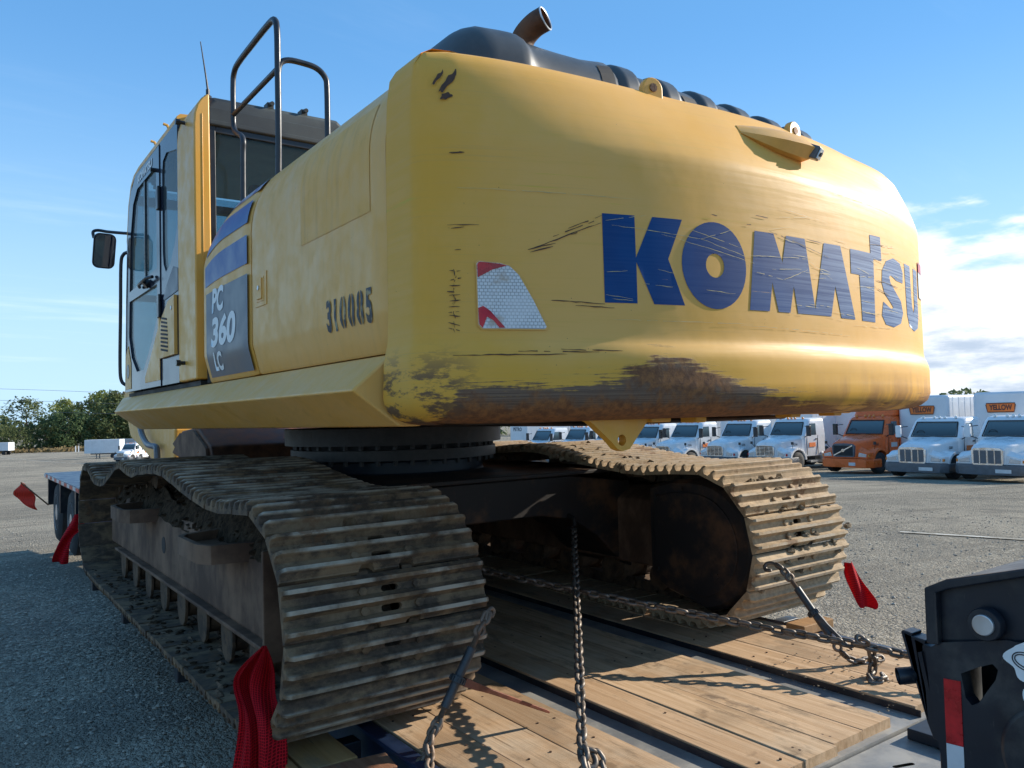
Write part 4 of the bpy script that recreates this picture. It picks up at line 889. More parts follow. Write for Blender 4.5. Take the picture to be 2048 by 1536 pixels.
# ---- cab
def cab():
    ya, yf = -.42, 1.83; xl, xr_ = -1.492, -.46
    pil = MB()
    prof = [(-1.492, 1.52), (-1.492, 3.03), (-1.486, 3.10), (-1.470, 3.155), (-1.445, 3.195), (-1.415, 3.222), (-1.40, 3.225), (-1.395, 1.52)]
    pil.prism([(x, z) for x, z in prof], 'y', ya, -.005)
    cb = obj('cab', pil, M['yellow_cab'], ex, bevel=.014, seg=3)
    seam = MB(); seam.box(-1.446, -1.441, ya-.003, ya+.01, 2.20, 3.10); obj('weld_seam', seam, M['yellow_cab'], cb, bevel=.003)
    rl = MB(); yz = [(-.005, 3.225), (1.20, 3.225), (1.40, 3.205), (1.52, 3.15), (1.62, 3.02), (1.70, 2.75)]
    top = yz; bot = [(y, z-.045) for y, z in yz]
    rl.loft([[(-1.488, y, z-.045), (-1.490, y, z-.018), (-1.470, y, z), (-1.42, y, z+.004), (-1.42, y, z-.045)] for y, z in yz]); obj('roof_rail', rl, M['yellow_cab'], cb, smooth=40)
    for xx in (-.46,):
        p = MB(); p.prism([(xx-.08, 1.52), (xx-.08, 3.22), (xx, 3.20), (xx, 1.52)], 'y', ya, 0); p.box(xx-.05, xx, 0, 1.5, 3.12, 3.22); obj('right_pillar', p, M['yellow_cab'], cb, bevel=.02)
    rf = MB(); rf.loft([[(x, y, z) for x, z in ((-1.402, z0-.16), (-1.402, z0-.03), (-1.37, z0), (-.58, z0+.01), (-.545, z0-.02), (-.545, z0-.16))] for y, z0 in ((ya+.012, 3.195), (ya+.03, 3.222), (ya+.08, 3.235), (.4, 3.245), (1.22, 3.24))]); r_ = obj('cab_roof', rf, M['roof'], cb, bevel=.012, seg=3)
    rv = MB(); rv.box(-1.40, -.545, ya+.004, ya+.02, 3.044, 3.152); rv.box(-1.40, -.545, ya+.002, ya+.02, 3.048, 3.075); obj('roof_valance', rv, M['roof'], cb, bevel=.005)
    for x in (-1.02, -.80): k = MB(); k.box(x-.02, x+.02, ya+.03, ya+.10, 3.225, 3.262); k.cyl((x, ya+.03, 3.25), (x, ya-.005, 3.245), .014, 8); obj('roof_clip', k, M['roof'], cb)
    # rear window
    fr = MB(); y0 = ya+.02; fr.box(-1.405, -1.362, y0, y0+.04, 1.9, 3.044); fr.box(-.60, -.545, y0, y0+.04, 1.9, 3.044); fr.box(-1.362, -.60, y0, y0+.04, 3.005, 3.044); fr.box(-1.362, -.60, y0, y0+.04, 1.9, 2.15); obj('rear_window_frame', fr, M['black'], cb, bevel=.004)
    g = MB(); g.box(-1.366, -.596, y0+.012, y0+.018, 2.14, 3.01); obj('rear_window', g, M['glass'], cb, smooth=0)
    # floor, ceiling lining, seat, front posts
    it = MB(); it.box(-1.40, -.50, ya+.05, 1.75, 1.53, 1.60);  it.box(-.545, -.50, ya+.05, 1.70, 1.6, 2.05); it.box(-.56, -.50, 1.50, 1.58, 2.0, 3.05); obj('cab_interior', it, M['dark'], cb)
    cl_ = MB(); cl_.box(-1.39, -.50, ya+.06, 1.20, 3.05, 3.07); obj('ceiling_lining', cl_, M['lining'], cb)
    st = MB(); st.box(-1.19, -.69, .10, .62, 1.95, 2.09); st.loft([[(-1.18, .08, 2.05), (-.70, .08, 2.05), (-.70, .20, 2.05), (-1.18, .20, 2.05)], [(-1.15, -.06, 2.60), (-.73, -.06, 2.60), (-.73, .06, 2.60), (-1.15, .06, 2.60)]]); st.box(-1.06, -.82, -.10, -.01, 2.62, 2.82); st.box(-1.12, -.76, .15, .55, 1.6, 1.95); obj('operator_seat', st, M['seat'], cb, bevel=.03)
    fp = MB()
    fy = lambda z: interp(z, [1.52, 2.25, 2.75, 3.02, 3.15], [1.83, 1.765, 1.70, 1.62, 1.52])
    for x in (-1.488, -.50):
        fp.loft([[(x, fy(z)-.07, z), (x+.045, fy(z)-.07, z), (x+.045, fy(z), z), (x, fy(z), z)] for z in (1.52, 1.9, 2.25, 2.75, 3.02, 3.15)])
    fp.box(-1.445, -.455, 1.70, 1.765, 2.26, 2.31); fp.box(-1.445, -.455, 1.50, 1.58, 3.00, 3.065); fp.box(-1.445, -.455, 1.20, 1.26, 3.19, 3.235); fp.box(-1.445, -.455, 1.755, 1.83, 1.52, 1.66); obj('front_post', fp, M['black_gloss'], cb, bevel=.006)
    ws = MB(); ws.loft([[(-1.445, fy(z)-.03, z), (-.455, fy(z)-.03, z), (-.455, fy(z)-.024, z), (-1.445, fy(z)-.024, z)] for z in (1.66, 2.26)]); ws.loft([[(-1.445, fy(z)-.03, z), (-.455, fy(z)-.03, z), (-.455, fy(z)-.024, z), (-1.445, fy(z)-.024, z)] for z in (2.31, 2.75, 3.02, 3.12)]); ws.loft([[(x, y, z) for x, z in ((-1.42, z0), (-.50, z0), (-.50, z0+.006), (-1.42, z0+.006))] for y, z0 in ((1.26, 3.222), (1.46, 3.165))]); obj('windscreen', ws, M['glass'], cb, smooth=30)
    rg = MB(); rg.box(-.484, -.478, .02, 1.50, 2.05, 3.12); obj('side_window', rg, M['glass'], cb, smooth=0)
    # quarter panel behind the door
    xo = -1.489
    def slab(pts_out, pts_in, mat, name, par, x0=xo, x1=xo+.03):
        v, f = shape2d([pts_out] + pts_in); mb = MB(); n = len(v); mb.add([(x0, p[0], p[1]) for p in v]+[(x1, p[0], p[1]) for p in v], list(f)+[tuple(i+n for i in q[::-1]) for q in f])
        for lp in [pts_out]+pts_in:
            m = len(lp); mb.add([(x0, *p) for p in lp]+[(x1, *p) for p in lp], [(i, (i+1) % m, m+(i+1) % m, m+i) for i in range(m)])
        return obj(name, mb, mat, par, smooth=0)
    win = [(.010, 3.00), (.30, 3.06), (.40, 3.03), (.425, 2.95), (.425, 2.42), (.405, 2.33), (.34, 2.27), (.22, 2.30), (.10, 2.40), (.010, 2.52)]
    slab([(.0, 1.52), (.0, 3.178), (.488, 3.178), (.488, 1.52)], [win], M['black_gloss'], 'quarter_panel', cb); slab(win, [], M['glass'], 'quarter_window', cb, xo+.008, xo+.012)
    vp = [(.03, 1.70), (.03, 2.075), (.20, 2.055), (.40, 1.96), (.475, 1.86), (.475, 1.70)]
    v = slab(vp, [], M['yellow'], 'vent_panel', cb, xo-.022, xo-.002)
    for k in range(9):
        z = 1.745+k*.026; s_ = MB(); s_.obox((xo-.0232, .30, z), (.0012, 0, 0), (0, .10-.006*max(0, k-4), .012), (0, -.0008, .0065)); obj('vent_slot', s_, M['dark'], v)
    lk = MB(); lk.cyl((xo-.022, .10, 2.0), (xo-.026, .10, 2.0), .014, 12); obj('vent_lock', lk, M['alu'], v)
    hd = MB(); hd.prism([(.49, 1.72), (.53, 1.72), (.545, 1.75), (.545, 1.97), (.53, 2.0), (.49, 2.0)], 'x', xo-.012, xo-.002); obj('grab_pad', hd, M['yellow'], cb, bevel=.004)
    lp_ = [(.0, 2.10), (.0, 2.24), (.12, 2.27), (.30, 2.18), (.40, 2.10), (.38, 2.085)]; slab(lp_, [], M['bumper_grey'], 'latch_plate', cb, xo-.004, xo)
    # door
    do = [(.495, 1.52), (.495, 3.165), (1.30, 3.165), (1.50, 3.06), (1.62, 2.80), (1.70, 2.25), (1.755, 1.52)]
    w1 = [(.585, 2.335), (.585, 2.99), (.63, 3.045), (1.24, 3.045), (1.40, 2.96), (1.50, 2.75), (1.565, 2.30)]
    w2 = [(.585, 2.225), (1.57, 2.225), (1.60, 1.95), (1.50, 1.78), (1.30, 1.66), (1.05, 1.66), (.75, 1.85), (.585, 2.0)]
    d = slab(do, [w1, w2], M['black_gloss'], 'cab_door', cb, xo-.006, xo+.028)
    slab(w1, [], M['glass'], 'door_window', d, xo+.006, xo+.010); slab(w2, [], M['glass'], 'door_window', d, xo+.006, xo+.010)
    lowp = [(.50, 1.56), (.50, 1.95), (.70, 1.80), (.98, 1.60), (.98, 1.56)]; slab(lowp, [], M['yellow_cab'], 'door_lower_panel', d, xo-.010, xo-.0065)
    fpn = [(1.52, 1.54), (1.52, 1.74), (1.62, 1.88), (1.735, 1.80), (1.75, 1.54)]; slab(fpn, [], M['yellow_cab'], 'front_lower_panel', d, xo-.010, xo-.0065); sp = MB(); sp.cyl((xo-.010, 1.625, 1.68), (xo-.013, 1.625, 1.68), .055, 20); obj('speaker_ring', sp, M['black'], d)
    mb = MB(); mb.box(xo-.002, xo+.024, .985, 1.02, 2.33, 3.05); obj('window_divider', mb, M['black'], d)
    h = MB(); h.tube([(xo-.02, 1.10, 2.275), (xo-.045, 1.0, 2.275), (xo-.045, .72, 2.285), (xo-.02, .66, 2.285)], .012, 8); h.cyl((xo, .85, 2.28), (xo-.035, .85, 2.25), .028, 12); obj('door_handle', h, M['black'], d)
    for z in (2.80, 2.06): hg = MB(); hg.box(xo-.022, xo-.004, .47, .53, z-.08, z+.08); obj('door_hinge', hg, M['black'], d, bevel=.006)
    vv, ff, w, hh = text2d('KOMATSU', .075, 0, .004, 1.0); k_ = .50/w; mapped('printed_text', ([(p[0]*k_, p[1]*1.0, 0) for p in vv], ff), lambda u, v_: Vector((xo-.009, 1.20-u, 3.075+v_)), M['white_print'], d)
    for y, z in ((-.20, 3.10), (-.16, 1.63)):
        l = MB(); l.cyl((xo, y, z), (xo-.03, y, z), .012, 8); l.cyl((xo-.03, y, z), (xo-.055, y, z), .019, 8); obj('door_catch', l, M['black'], cb)
    for y in (.33, .72): l = MB(); l.tube([(-1.46, y, 3.222), (-1.475, y, 3.255), (-1.50, y, 3.26)], .010, 6); obj('rail_hook', l, M['yellow_cab'], cb)
    l = MB(); l.cyl((xo, .60, 3.02), (xo-.04, .60, 3.02), .015, 8); obj('door_stop', l, M['black'], cb)
    gr = MB(); gr.tube(crom([(-1.47, 1.86, 1.58), (-1.505, 1.88, 1.62), (-1.515, 1.88, 1.75), (-1.515, 1.84, 2.2), (-1.515, 1.81, 2.56), (-1.50, 1.79, 2.64), (-1.47, 1.76, 2.66)], 4), .014, 8); obj('grab_rail', gr, M['black'], cb)
    an = MB(); an.tube([(-1.385, -.33, 3.225), (-1.385, -.33, 3.245)], [.028, .022], 12); an.tube([(-1.385, -.33, 3.245), (-1.385, -.33, 3.285)], .012, 8); an.tube([(-1.385, -.33, 3.28), (-1.392, -.33, 3.34)], [.007, .006], 8); an.tube([(-1.392, -.33, 3.34), (-1.425, -.33, 3.572)], [.0055, .0030], 8); obj('antenna', an, M['black'], cb)
    return cb
CB = cab()
# mirror on its arm
ma = MB(); mc = Vector((-1.70, 1.93, 2.685))
ma.tube(crom([(-1.47, 1.70, 2.80), (-1.52, 1.78, 2.815), (-1.60, 1.90, 2.84), (-1.66, 1.95, 2.855), (-1.695, 1.96, 2.84), (-1.69, 1.955, 2.79)], 4), .0125, 8)
mo = obj('mirror_arm', ma, M['black'], ex)
def rrect(w, h, r, n=5): return [(sx*(w-r)+r*math.cos(a), sz*(h-r)+r*math.sin(a)) for sx, sz, a0 in ((1, 1, 0), (-1, 1, 90), (-1, -1, 180), (1, -1, 270)) for a in [R(a0+90*i/n) for i in range(n+1)]]
mc = Vector((-1.625, 1.90, 2.680)); fwd = Vector((.10, -1, -.30)).normalized(); rt = Vector((0, 0, 1)).cross(fwd).normalized(); upv = fwd.cross(rt)
hs = MB(); hs.loft([[tuple(mc+rt*p[0]*k+upv*p[1]*k+fwd*o) for p in rrect(.084, .142, .048)] for k, o in ((.55, -.055), (.9, -.035), (1, 0), (1, .012))]); mh = obj('mirror', hs, M['black'], ex, smooth=40)
mg = MB(); mg.loft([[tuple(mc+rt*p[0]+upv*p[1]+fwd*o) for p in rrect(.074, .131, .040)] for o in (.0125, .0145)]); obj('mirror_glass', mg, M['mirror'], mh, smooth=0)
# ---- boom, arm and bucket lowered in front of the machine (seen only under the skirt)
def boxpath(mb, pts, hw, hh, dx=0):
    P = [Vector((0, a, b)) for a, b in pts]; rings = []
    for i, p in enumerate(P):
        t = (P[min(i+1, len(P)-1)]-P[max(i-1, 0)]).normalized(); n_ = Vector((0, -t.z, t.y)); k = hh[i]
        rings.append([tuple(p+Vector((sx*hw+.02+dx, 0, 0))+n_*sz*k) for sx, sz in ((-1, -1), (1, -1), (1, 1), (-1, 1))])
    mb.loft(rings)
bm_ = MB(); boxpath(bm_, [(.55, 1.85), (1.6, 2.35), (2.9, 2.75), (3.7, 2.72), (5.2, 2.1), (6.6, 1.45)], .30, [.22, .36, .42, .42, .34, .2]); bo = obj('boom', bm_, M['yellow'], ex, bevel=.03)
ar = MB(); boxpath(ar, [(7.0, 1.75), (6.5, 1.40), (5.2, 1.15), (4.1, .95)], .27, [.18, .34, .34, .26], -.36); ao = obj('arm', ar, M['yellow'], ex, bevel=.03); tag(ao, 'yellow arm folded back under the cab front')
hs = MB(); hs.tube(crom([(-.68, 5.6, 1.34), (-.70, 5.4, 1.16), (-.70, 5.1, 1.03), (-.70, 4.85, 1.00), (-.68, 4.68, .99), (-.68, 4.62, .93), (-.68, 4.6, .70)], 4), .035, 8); obj('grease_hose', hs, M['bumper_grey'], ao)
bk = MB(); bk.loft([[(x, y, z) for y, z in ((3.6, .95), (3.15, 1.18), (2.55, 1.22), (2.1, 1.05), (1.9, .70), (2.0, .35), (2.4, .12), (2.6, .40), (2.4, .75), (2.7, .95), (3.2, .90))] for x in (-.75, .80)]); b2 = obj('bucket', bk, M['rustpipe'], ex, bevel=.02); tag(b2, 'rust brown bucket curled under the machine front')
sp = MB(); sp.prism([(1.95, .5), (2.3, .25), (3.1, .95), (3.4, 1.05), (3.1, 1.16), (2.6, 1.19), (2.15, 1.03)], 'x', -.78, -.755); obj('bucket_side_plate', sp, M['frame'], b2)
# ------------------------------------------------------------------ lowboy trailer
tr_ = thing('lowboy_trailer', 'black lowboy trailer with a plank deck under the yellow excavator', 'trailer', (0, 0, -.56))
T0 = Vector((0, 0, .56))
def tp(name, mb, mat, par=None, **k):
    """trailer part given in scene coordinates"""
    if par is None: mb.v = [(a, b, c+.56) for a, b, c in mb.v]; par = tr_
    else: mb.v = [(a, b, c+.56) for a, b, c in mb.v]
    return obj(name, mb, mat, par, **k)
def deck():
    mb = MB(); mb.box(-1.215, 1.305, -3.50, 5.6, -.075, -.036)
    dk = tp('deck_plate', mb, M['deck_steel'])
    # front plate with slots
    v, f = shape2d([[(-1.22, -5.6), (1.31, -5.6), (1.31, -3.505), (-1.22, -3.505)]] + [[(cx+lx*math.cos(a)+(sg*hx), cy+lx*math.sin(a)+(sg*hy)) for sg, rg in ((1, range(-2, 5)), (-1, range(4, 11))) for a in [math.pi/6*i+math.atan2(hy, hx)-math.pi/6 for i in rg]] for cx, cy, lx, hx, hy in ((.17, -3.66, .010, .035, -.012), (-.02, -3.64, .008, .0015, 0), (-.10, -3.76, .014, .05, .03), (.45, -3.68, .012, .04, -.01))])
    fp = MB(); n = len(v); fp.add([(p[0], p[1], -.050) for p in v]+[(p[0], p[1], -.075) for p in v], list(f)+[tuple(i+n for i in q[::-1]) for q in f]); tp('front_plate', fp, M['deck_steel'], smooth=0)
    un = MB(); un.box(-1.20, 1.28, -5.6, -3.3, -.16, -.14); tp('slot_backing', un, M['dark'])  # dark sheet added under the slots to stand for the shade inside
    for x0, x1, n in ((-1.215, -.55, 3), (-.37, .434, 4), (.63, 1.305, 3)):
        w = (x1-x0)/n
        for i in range(n):
            p = MB(); a = x0+w*i+.0016; b = x0+w*(i+1)-.0016; z = rnd.uniform(-.002, .0015); e = rnd.uniform(-.012, .012)
            nn = 12; rows = []
            for k in range(nn+1):
                y = -3.475+e+(5.5+3.475)*k/nn; dz = z+.003*math.sin(k*1.3+i+x0*3)
                rows.append([(a, y, -.044), (a, y, dz-.002), (a+.002, y, dz), (b-.002, y, dz), (b, y, dz-.002), (b, y, -.044)])
            p.loft(rows); o = tp('plank', p, M['wood'], smooth=0)
    bl = MB()
    for x0, x1, n in ((-1.215, -.55, 3), (-.37, .434, 4), (.63, 1.305, 3)):
        w = (x1-x0)/n
        for i in range(n):
            for y in [-3.42, -3.39, -2.85, -2.60, -2.2, -1.6, -1.0, -.4]:
                for dx in (.28, .72):
                    if rnd.random() < .40: continue
                    x = x0+w*(i+dx)+rnd.uniform(-.01, .01); bl.cyl((x, y, -.004), (x, y, .0018), .0052, 8)
    tag(tp('deck_bolts', bl, M['scratch_dark']), kind='stuff')
    # dark strips painting shade on the plank edges, then the side beams
    for x in (-.372, .628): r = MB(); r.box(x-.004, x-.0005, -3.49, 5.5, -.036, -.008); tp('plank_edge_shade', r, M['trailer_black'])
    for x0, x1 in ((-1.292, -1.224), (1.312, 1.375)): b = MB(); b.box(x0, x1, -5.4, 5.6, -.022, -.004); b.box(x0+.02, x1-.02, -5.4, 5.6, -.22, -.022); b.box(x0, x1, -5.4, 5.6, -.24, -.22); tp('side_beam', b, M['trailer_blue'], bevel=.004)
    for y in (-3.0, -1.4, .3, 2.0, 3.8): b = MB(); b.box(-1.2, 1.3, y-.06, y+.06, -.24, -.08); tp('cross_member', b, M['trailer_black'])
    for y in (-2.15, -.6, 1.0, 2.4):
        for sg in (-1, 1): o = MB(); x0, x1 = sorted((sg*1.30+.0, sg*1.66)); o.box(x0, x1, y-.04, y+.04, -.14, -.045); tp('outrigger', o, M['trailer_black'], bevel=.006)
    for y0, y1, x0, x1, m in ((-2.42, 2.6, -1.62, -1.42, 'wood_orange'),):
        o = MB(); o.box(x0, x1, y0, y1, -.044, -.002); tp('outrigger_plank', o, M[m], bevel=.004)
    o = MB(); o.box(-1.665, -1.635, -2.45, 2.6, -.045, .0); tp('outrigger_plank', o, M['wood_orange'], bevel=.003)
    # raised rear deck over the axles
    rr = MB(); rr.box(-1.30, 1.30, 6.0, 10.2, .40, .475); rr.box(-1.30, 1.30, 5.6, 6.0, -.1, .475); rd = tp('rear_deck', rr, M['trailer_blue'], bevel=.01)
    for k in range(14):
        y = 6.05+.3*k; rs = MB(); rs.box(-1.306, -1.301, y, y+.28, .415, .462); tp('reflective_strip', rs, M['white_refl'] if k % 2 else M['red_refl'], rd)
    for y in (7.3, 9.0):
        for sg in (-1, 1):
            w = MB(); w.lathe((sg*1.10, y, -.08), 'x', [(.22, -.15), (.40, -.15), (.455, -.11), (.462, 0), (.455, .11), (.40, .15), (.22, .15)], 32); wh = tp('wheel', w, M['tyre'])
            h = MB(); h.lathe((sg*1.10, y, -.08), 'x', [(.05, sg*.16), (.12, sg*.15), (.13, sg*.08), (.26, sg*.11), (.275, sg*.153), (.27, -sg*.05)], 28); tp('rim', h, M['alu'], wh)
        a = MB(); a.cyl((-1.1, y, -.08), (1.1, y, -.08), .07, 10); tp('axle', a, M['trailer_black'])
    for y in (8.15, 6.5, 9.75): f = MB(); f.loft([[(-1.29, y-.06, .40), (-1.29, y+.06, .40), (-.92, y+.06, .40), (-.92, y-.06, .40)], [(-1.29, y-.02, -.02), (-1.29, y+.02, -.02), (-.92, y+.02, -.02), (-.92, y-.02, -.02)]]); tp('mud_guard', f, M['trailer_black'])
deck()
def gooseneck():
    x = -.45
    body = MB(); o = [(-4.098, .60), (-4.10, .752), (-4.112, .766), (-4.16, .782), (-4.36, .842), (-5.9, 1.05), (-5.9, .55), (-4.36, .655)]
    body.prism(o, 'x', x+.012, x+.90); g = tp('gooseneck', body, M['trailer_black'], bevel=.012)
    fl = MB(); fl.prism([(-4.095, .605), (-4.095, .758), (-4.155, .790), (-4.36, .850), (-5.9, 1.06), (-5.9, 1.03), (-4.36, .828), (-4.165, .766), (-4.128, .748), (-4.128, .605)], 'x', x-.016, x+.012); tp('top_flange', fl, M['trailer_black'], g, bevel=.005)
    lowo = [(-4.086, .585), (-4.13, .612), (-4.30, .655), (-5.9, .62), (-5.9, -.05), (-4.16, -.05), (-4.125, .26), (-4.108, .345), (-4.098, .40)]
    tri = [(-4.180, .540), (-4.225, .567), (-4.262, .585), (-4.275, .572), (-4.268, .545), (-4.222, .472), (-4.205, .462), (-4.190, .478)]
    v, f = shape2d([lowo, tri]); pl = MB(); n = len(v); xa, xb = x-.004, x+.045
    pl.add([(xa, p[0], p[1]) for p in v]+[(xb, p[0], p[1]) for p in v], list(f)+[tuple(i+n for i in q[::-1]) for q in f])
    for lp in (lowo, tri): m = len(lp); pl.add([(xa, *p) for p in lp]+[(xb, *p) for p in lp], [(i, (i+1) % m, m+(i+1) % m, m+i) for i in range(m)])
    tp('side_plate', pl, M['trailer_black'], g, smooth=0)
    ip = MB(); ip.prism([(-4.14, .60), (-5.9, .60), (-5.9, -.04), (-4.14, -.04)], 'x', x+.20, x+.23); tp('hole_backing', ip, M['trailer_black'], g)  # plate added behind the triangular hole to keep it dark
    fp = MB(); fp.box(x+.02, x+.88, -4.13, -4.10, -.05, .60); tp('front_wall', fp, M['trailer_black'], g, bevel=.006)
    bs = MB(); bs.lathe((x-.016, -4.256, .690), 'x', [(.020, -.014), (.040, -.014), (.043, -.008), (.043, .012), (.02, .012)], 28); bo_ = tp('pin_boss', bs, M['trailer_black'], g); pn = MB(); pn.cyl((x-.038, -4.256, .690), (x+.01, -4.256, .690), .0275, 24); tp('hinge_pin', pn, M['alu'], g, bevel=.003)
    lb = MB(); lb.lathe((x, -4.42, .38), 'x', [(.13, -.028), (.14, -.02), (.14, .0), (.13, .0)], 32); lb.cyl((x-.030, -4.42, .38), (x, -4.42, .38), .128, 32); tp('hub_cover', lb, M['bumper_grey'] if False else M['trailer_black'], g)
    arm = [(-4.003, .612), (-4.010, .618)] + [(-4.010-.014-.014*math.cos(R(k)), .614-.020*math.sin(R(k))+.000) for k in range(0, 181, 30)] + [(-4.040, .606)] + [(-4.040-.018-.018*math.cos(R(k)), .602-.022*math.sin(R(k))) for k in range(0, 181, 30)] + [(-4.098, .585), (-4.110, .33), (-4.085, .33), (-4.070, .37), (-4.045, .46)]
    am = MB(); am.prism(arm, 'x', x+.02, x+.075); tp('latch_arm', am, M['trailer_black'], g, bevel=.003); a2 = MB(); a2.prism([(a-.035, b+.02) for a, b in arm], 'x', x+.55, x+.61); tp('latch_arm', a2, M['trailer_black'], g, bevel=.003)
    am3 = MB(); am3.prism([(-4.055, .565), (-4.066, .57), (-4.10, .38), (-4.092, .37)], 'x', x+.012, x+.02); tp('arm_rib', am3, M['trailer_black'], g)
    pp = MB(); pp.tube([(x+.0, -4.000, .487), (x+.03, -4.030, .492), (x+.5, -4.05, .50)], .024, 16, cap=False); pp.tube([(x+.5, -4.05, .50), (x+.03, -4.030, .492), (x+.001, -4.0005, .487)], .019, 16, cap=False); pq = MB(); pp.cyl((x+.1, -4.035, .493), (x+.105, -4.035, .493), .020, 12); tp('cross_pipe', pp, M['trailer_black'], g)
    ch = MB(); ch.box(-.05, .60, -3.99, -3.90, -.048, .02); ch.box(.40, .62, -4.1, -3.55, -.048, -.005); tp('lower_channel', ch, M['trailer_black'], g, bevel=.004)
    for za, zb, m in ((.342, .516, 'red_refl'), (.17, .341, 'white_refl'), (0.0, .169, 'red_refl')):
        t = MB(); dy = lambda z: -.010*(.516-z)/.2 if False else 0; sh = lambda z: (.516-z)*.0
        t.prism([(-4.134+sh(za), za), (-4.134, zb), (-4.179, zb+.003), (-4.179, za+.003)], 'x', x-.0062, x-.0042); tp('reflective_tape', t, M[m], g)
    # white cloud-shaped emblem with dark rings
    em = [(-4.335+.052*math.cos(a)*(1+.18*math.cos(5*a))-.015, .612+.048*math.sin(a)*(1+.16*math.sin(4*a+.5))) for a in [2*math.pi*i/48 for i in range(48)]]
    v, f = shape2d([em]); e = MB(); e.add([(x-.0065, p[0], p[1]) for p in v], f); eo = tp('emblem', e, M['white_print'], g, smooth=0)
    rg = MB()
    for ra, rb, tilt in ((.036, .020, .5), (.030, .014, .5)):
        rg.tube([(x-.0075, -4.345+ra*math.cos(a)*math.cos(tilt)-rb*math.sin(a)*math.sin(tilt), .610+ra*math.cos(a)*math.sin(tilt)*.6+rb*math.sin(a)) for a in [2*math.pi*i/28 for i in range(28)]], .0016, 5, closed=True)
    tp('emblem_ring', rg, M['black'], eo)
    em2 = [(-4.352+.020*math.cos(a), .525+.028*math.sin(a)*(1+.2*math.cos(3*a))) for a in [2*math.pi*i/24 for i in range(24)]]; v, f = shape2d([em2]); e = MB(); e.add([(x-.0065, p[0], p[1]) for p in v], f); tp('emblem', e, M['white_print'], g, smooth=0)
gooseneck()
blk = MB(); blk.box(1.18, 1.46, -2.56, -2.44, .003, .055); tag(obj('timber_block', blk, M['wood_orange'], bevel=.006), 'orange timber block lying on the deck behind the right crawler track', 'timber block', 'timber blocks under the tracks')
blk = MB(); blk.obox((-1.49, -2.50, -.035), (.16, -.02, 0), (.01, .07, 0), (0, 0, .033)); tag(obj('timber_block', blk, M['wood_red'], bevel=.006), 'reddish timber block below the rear of the left crawler track', 'timber block', 'timber blocks under the tracks')

# ------------------------------------------------------------------ chains and binders
def link_mesh(mat, pitch=.045, r=.0070):
    hl, hw = pitch/2+r*1.05, r*2.45; rr = hw-.0; pts = []
    for k in range(9): a = R(-90+180*k/8); pts.append((hl-r-(rr-r)+ (rr-r)*math.cos(a) if False else (pitch/2+r-hw)+ (hw)*math.cos(a)*.72+ .0, hw*math.sin(a)*.62, 0))
    for k in range(9): a = R(90+180*k/8); pts.append((-(pitch/2+r-hw)+hw*math.cos(a)*.72, hw*math.sin(a)*.62, 0))
    mb = MB(); mb.tube(pts, r, 7, closed=True); return mesh_from(mb, 'link', mat, 60)
def chain(label, path, mat, pitch=.045, r=.0070, root=None, twist=0.0, tagit=True, group='tie down chains'):
    P = [Vector(p) for p in path]; cum = [0]
    for a, b in zip(P, P[1:]): cum.append(cum[-1]+(b-a).length)
    if root is None: root = thing('tie_down_chain', label, 'chain', P[0], 0, group)
    me = link_mesh(mat, pitch, r); n = int(cum[-1]/pitch); k = 0
    def at(s_):
        for i in range(len(P)-1):
            if s_ <= cum[i+1] or i == len(P)-2: return P[i].lerp(P[i+1], (s_-cum[i])/max(1e-6, cum[i+1]-cum[i]))
    o0 = root.location
    for i in range(n):
        a = at(i*pitch); b = at((i+1)*pitch); t = (b-a).normalized(); c = (a+b)/2
        u = Vector((0, 0, 1)); u = (u-t*u.dot(t)).normalized() if abs(t.z) < .95 else Vector((1, 0, 0)); w = t.cross(u)
        an = R(45+90*(i % 2))+twist*i+rnd.uniform(-.22, .22); y = u*math.cos(an)+w*math.sin(an); z = t.cross(y)
        o = link('link', me, root); o.matrix_basis = Matrix(((t.x, y.x, z.x, c.x-o0.x), (t.y, y.y, z.y, c.y-o0.y), (t.z, y.z, z.z, c.z-o0.z), (0, 0, 0, 1)))
    return root
def sub(mb, root): mb.v = [(a-root.location.x, b-root.location.y, c-root.location.z) for a, b, c in mb.v]; return mb
def hook(p, d, n_, mat, root, s=1.0):
    """grab hook: curls in the plane of d and n_"""
    p = Vector(p); d = Vector(d).normalized(); n_ = Vector(n_); n_ = (n_-d*n_.dot(d)).normalized(); pts = [(0, 0), (.035, -.004), (.06, .0), (.082, .016), (.085, .038), (.070, .052), (.048, .050), (.034, .042)]
    mb = MB(); mb.tube(crom([p+d*a*s+n_*b*s for a, b in pts], 4), [.010*s+.004*s*math.sin(math.pi*i/28) for i in range(29)], 10); return obj('hook', sub(mb, root), mat, root)
def sagp(a, b, sag, n=24):
    a = Vector(a); b = Vector(b); return [a.lerp(b, i/n)-Vector((0, 0, sag*4*(i/n)*(1-i/n))) for i in range(n+1)]
c1 = chain('steel chain running steeply from the black car body down to the near deck edge', sagp((.620, -1.272, .525), (-.918, -3.135, .121), .010)+[Vector((-.945, -3.19, .075)), Vector((-.965, -3.24, .03))], M['chain'], .0460, .0098)
hook((-.905, -3.118, .128), (-.2, -.25, -.35), (1, -.2, .3), M['chain'], c1, .85)
chain('', [(-.905, -3.12, .118), (-.870, -3.155, .105), (-.862, -3.185, .060), (-.872, -3.215, .012), (-.905, -3.24, .010)], M['chain'], .043, .0086, c1)
chain('', [(-.93, -3.17, .075), (-.985, -3.18, .05), (-.995, -3.22, .012), (-.93, -3.27, .010)], M['chain'], .043, .0086, c1)
c2 = chain('long tie-down chain slung low across the deck towards the black gooseneck', sagp((-.70, -.62, .53), (.80, -3.148, .150), .018, 30)+[Vector((.885, -3.286, .126)), Vector((1.02, -3.50, .10)), Vector((1.10, -3.62, .09))], M['chain'], .0520, .0094)
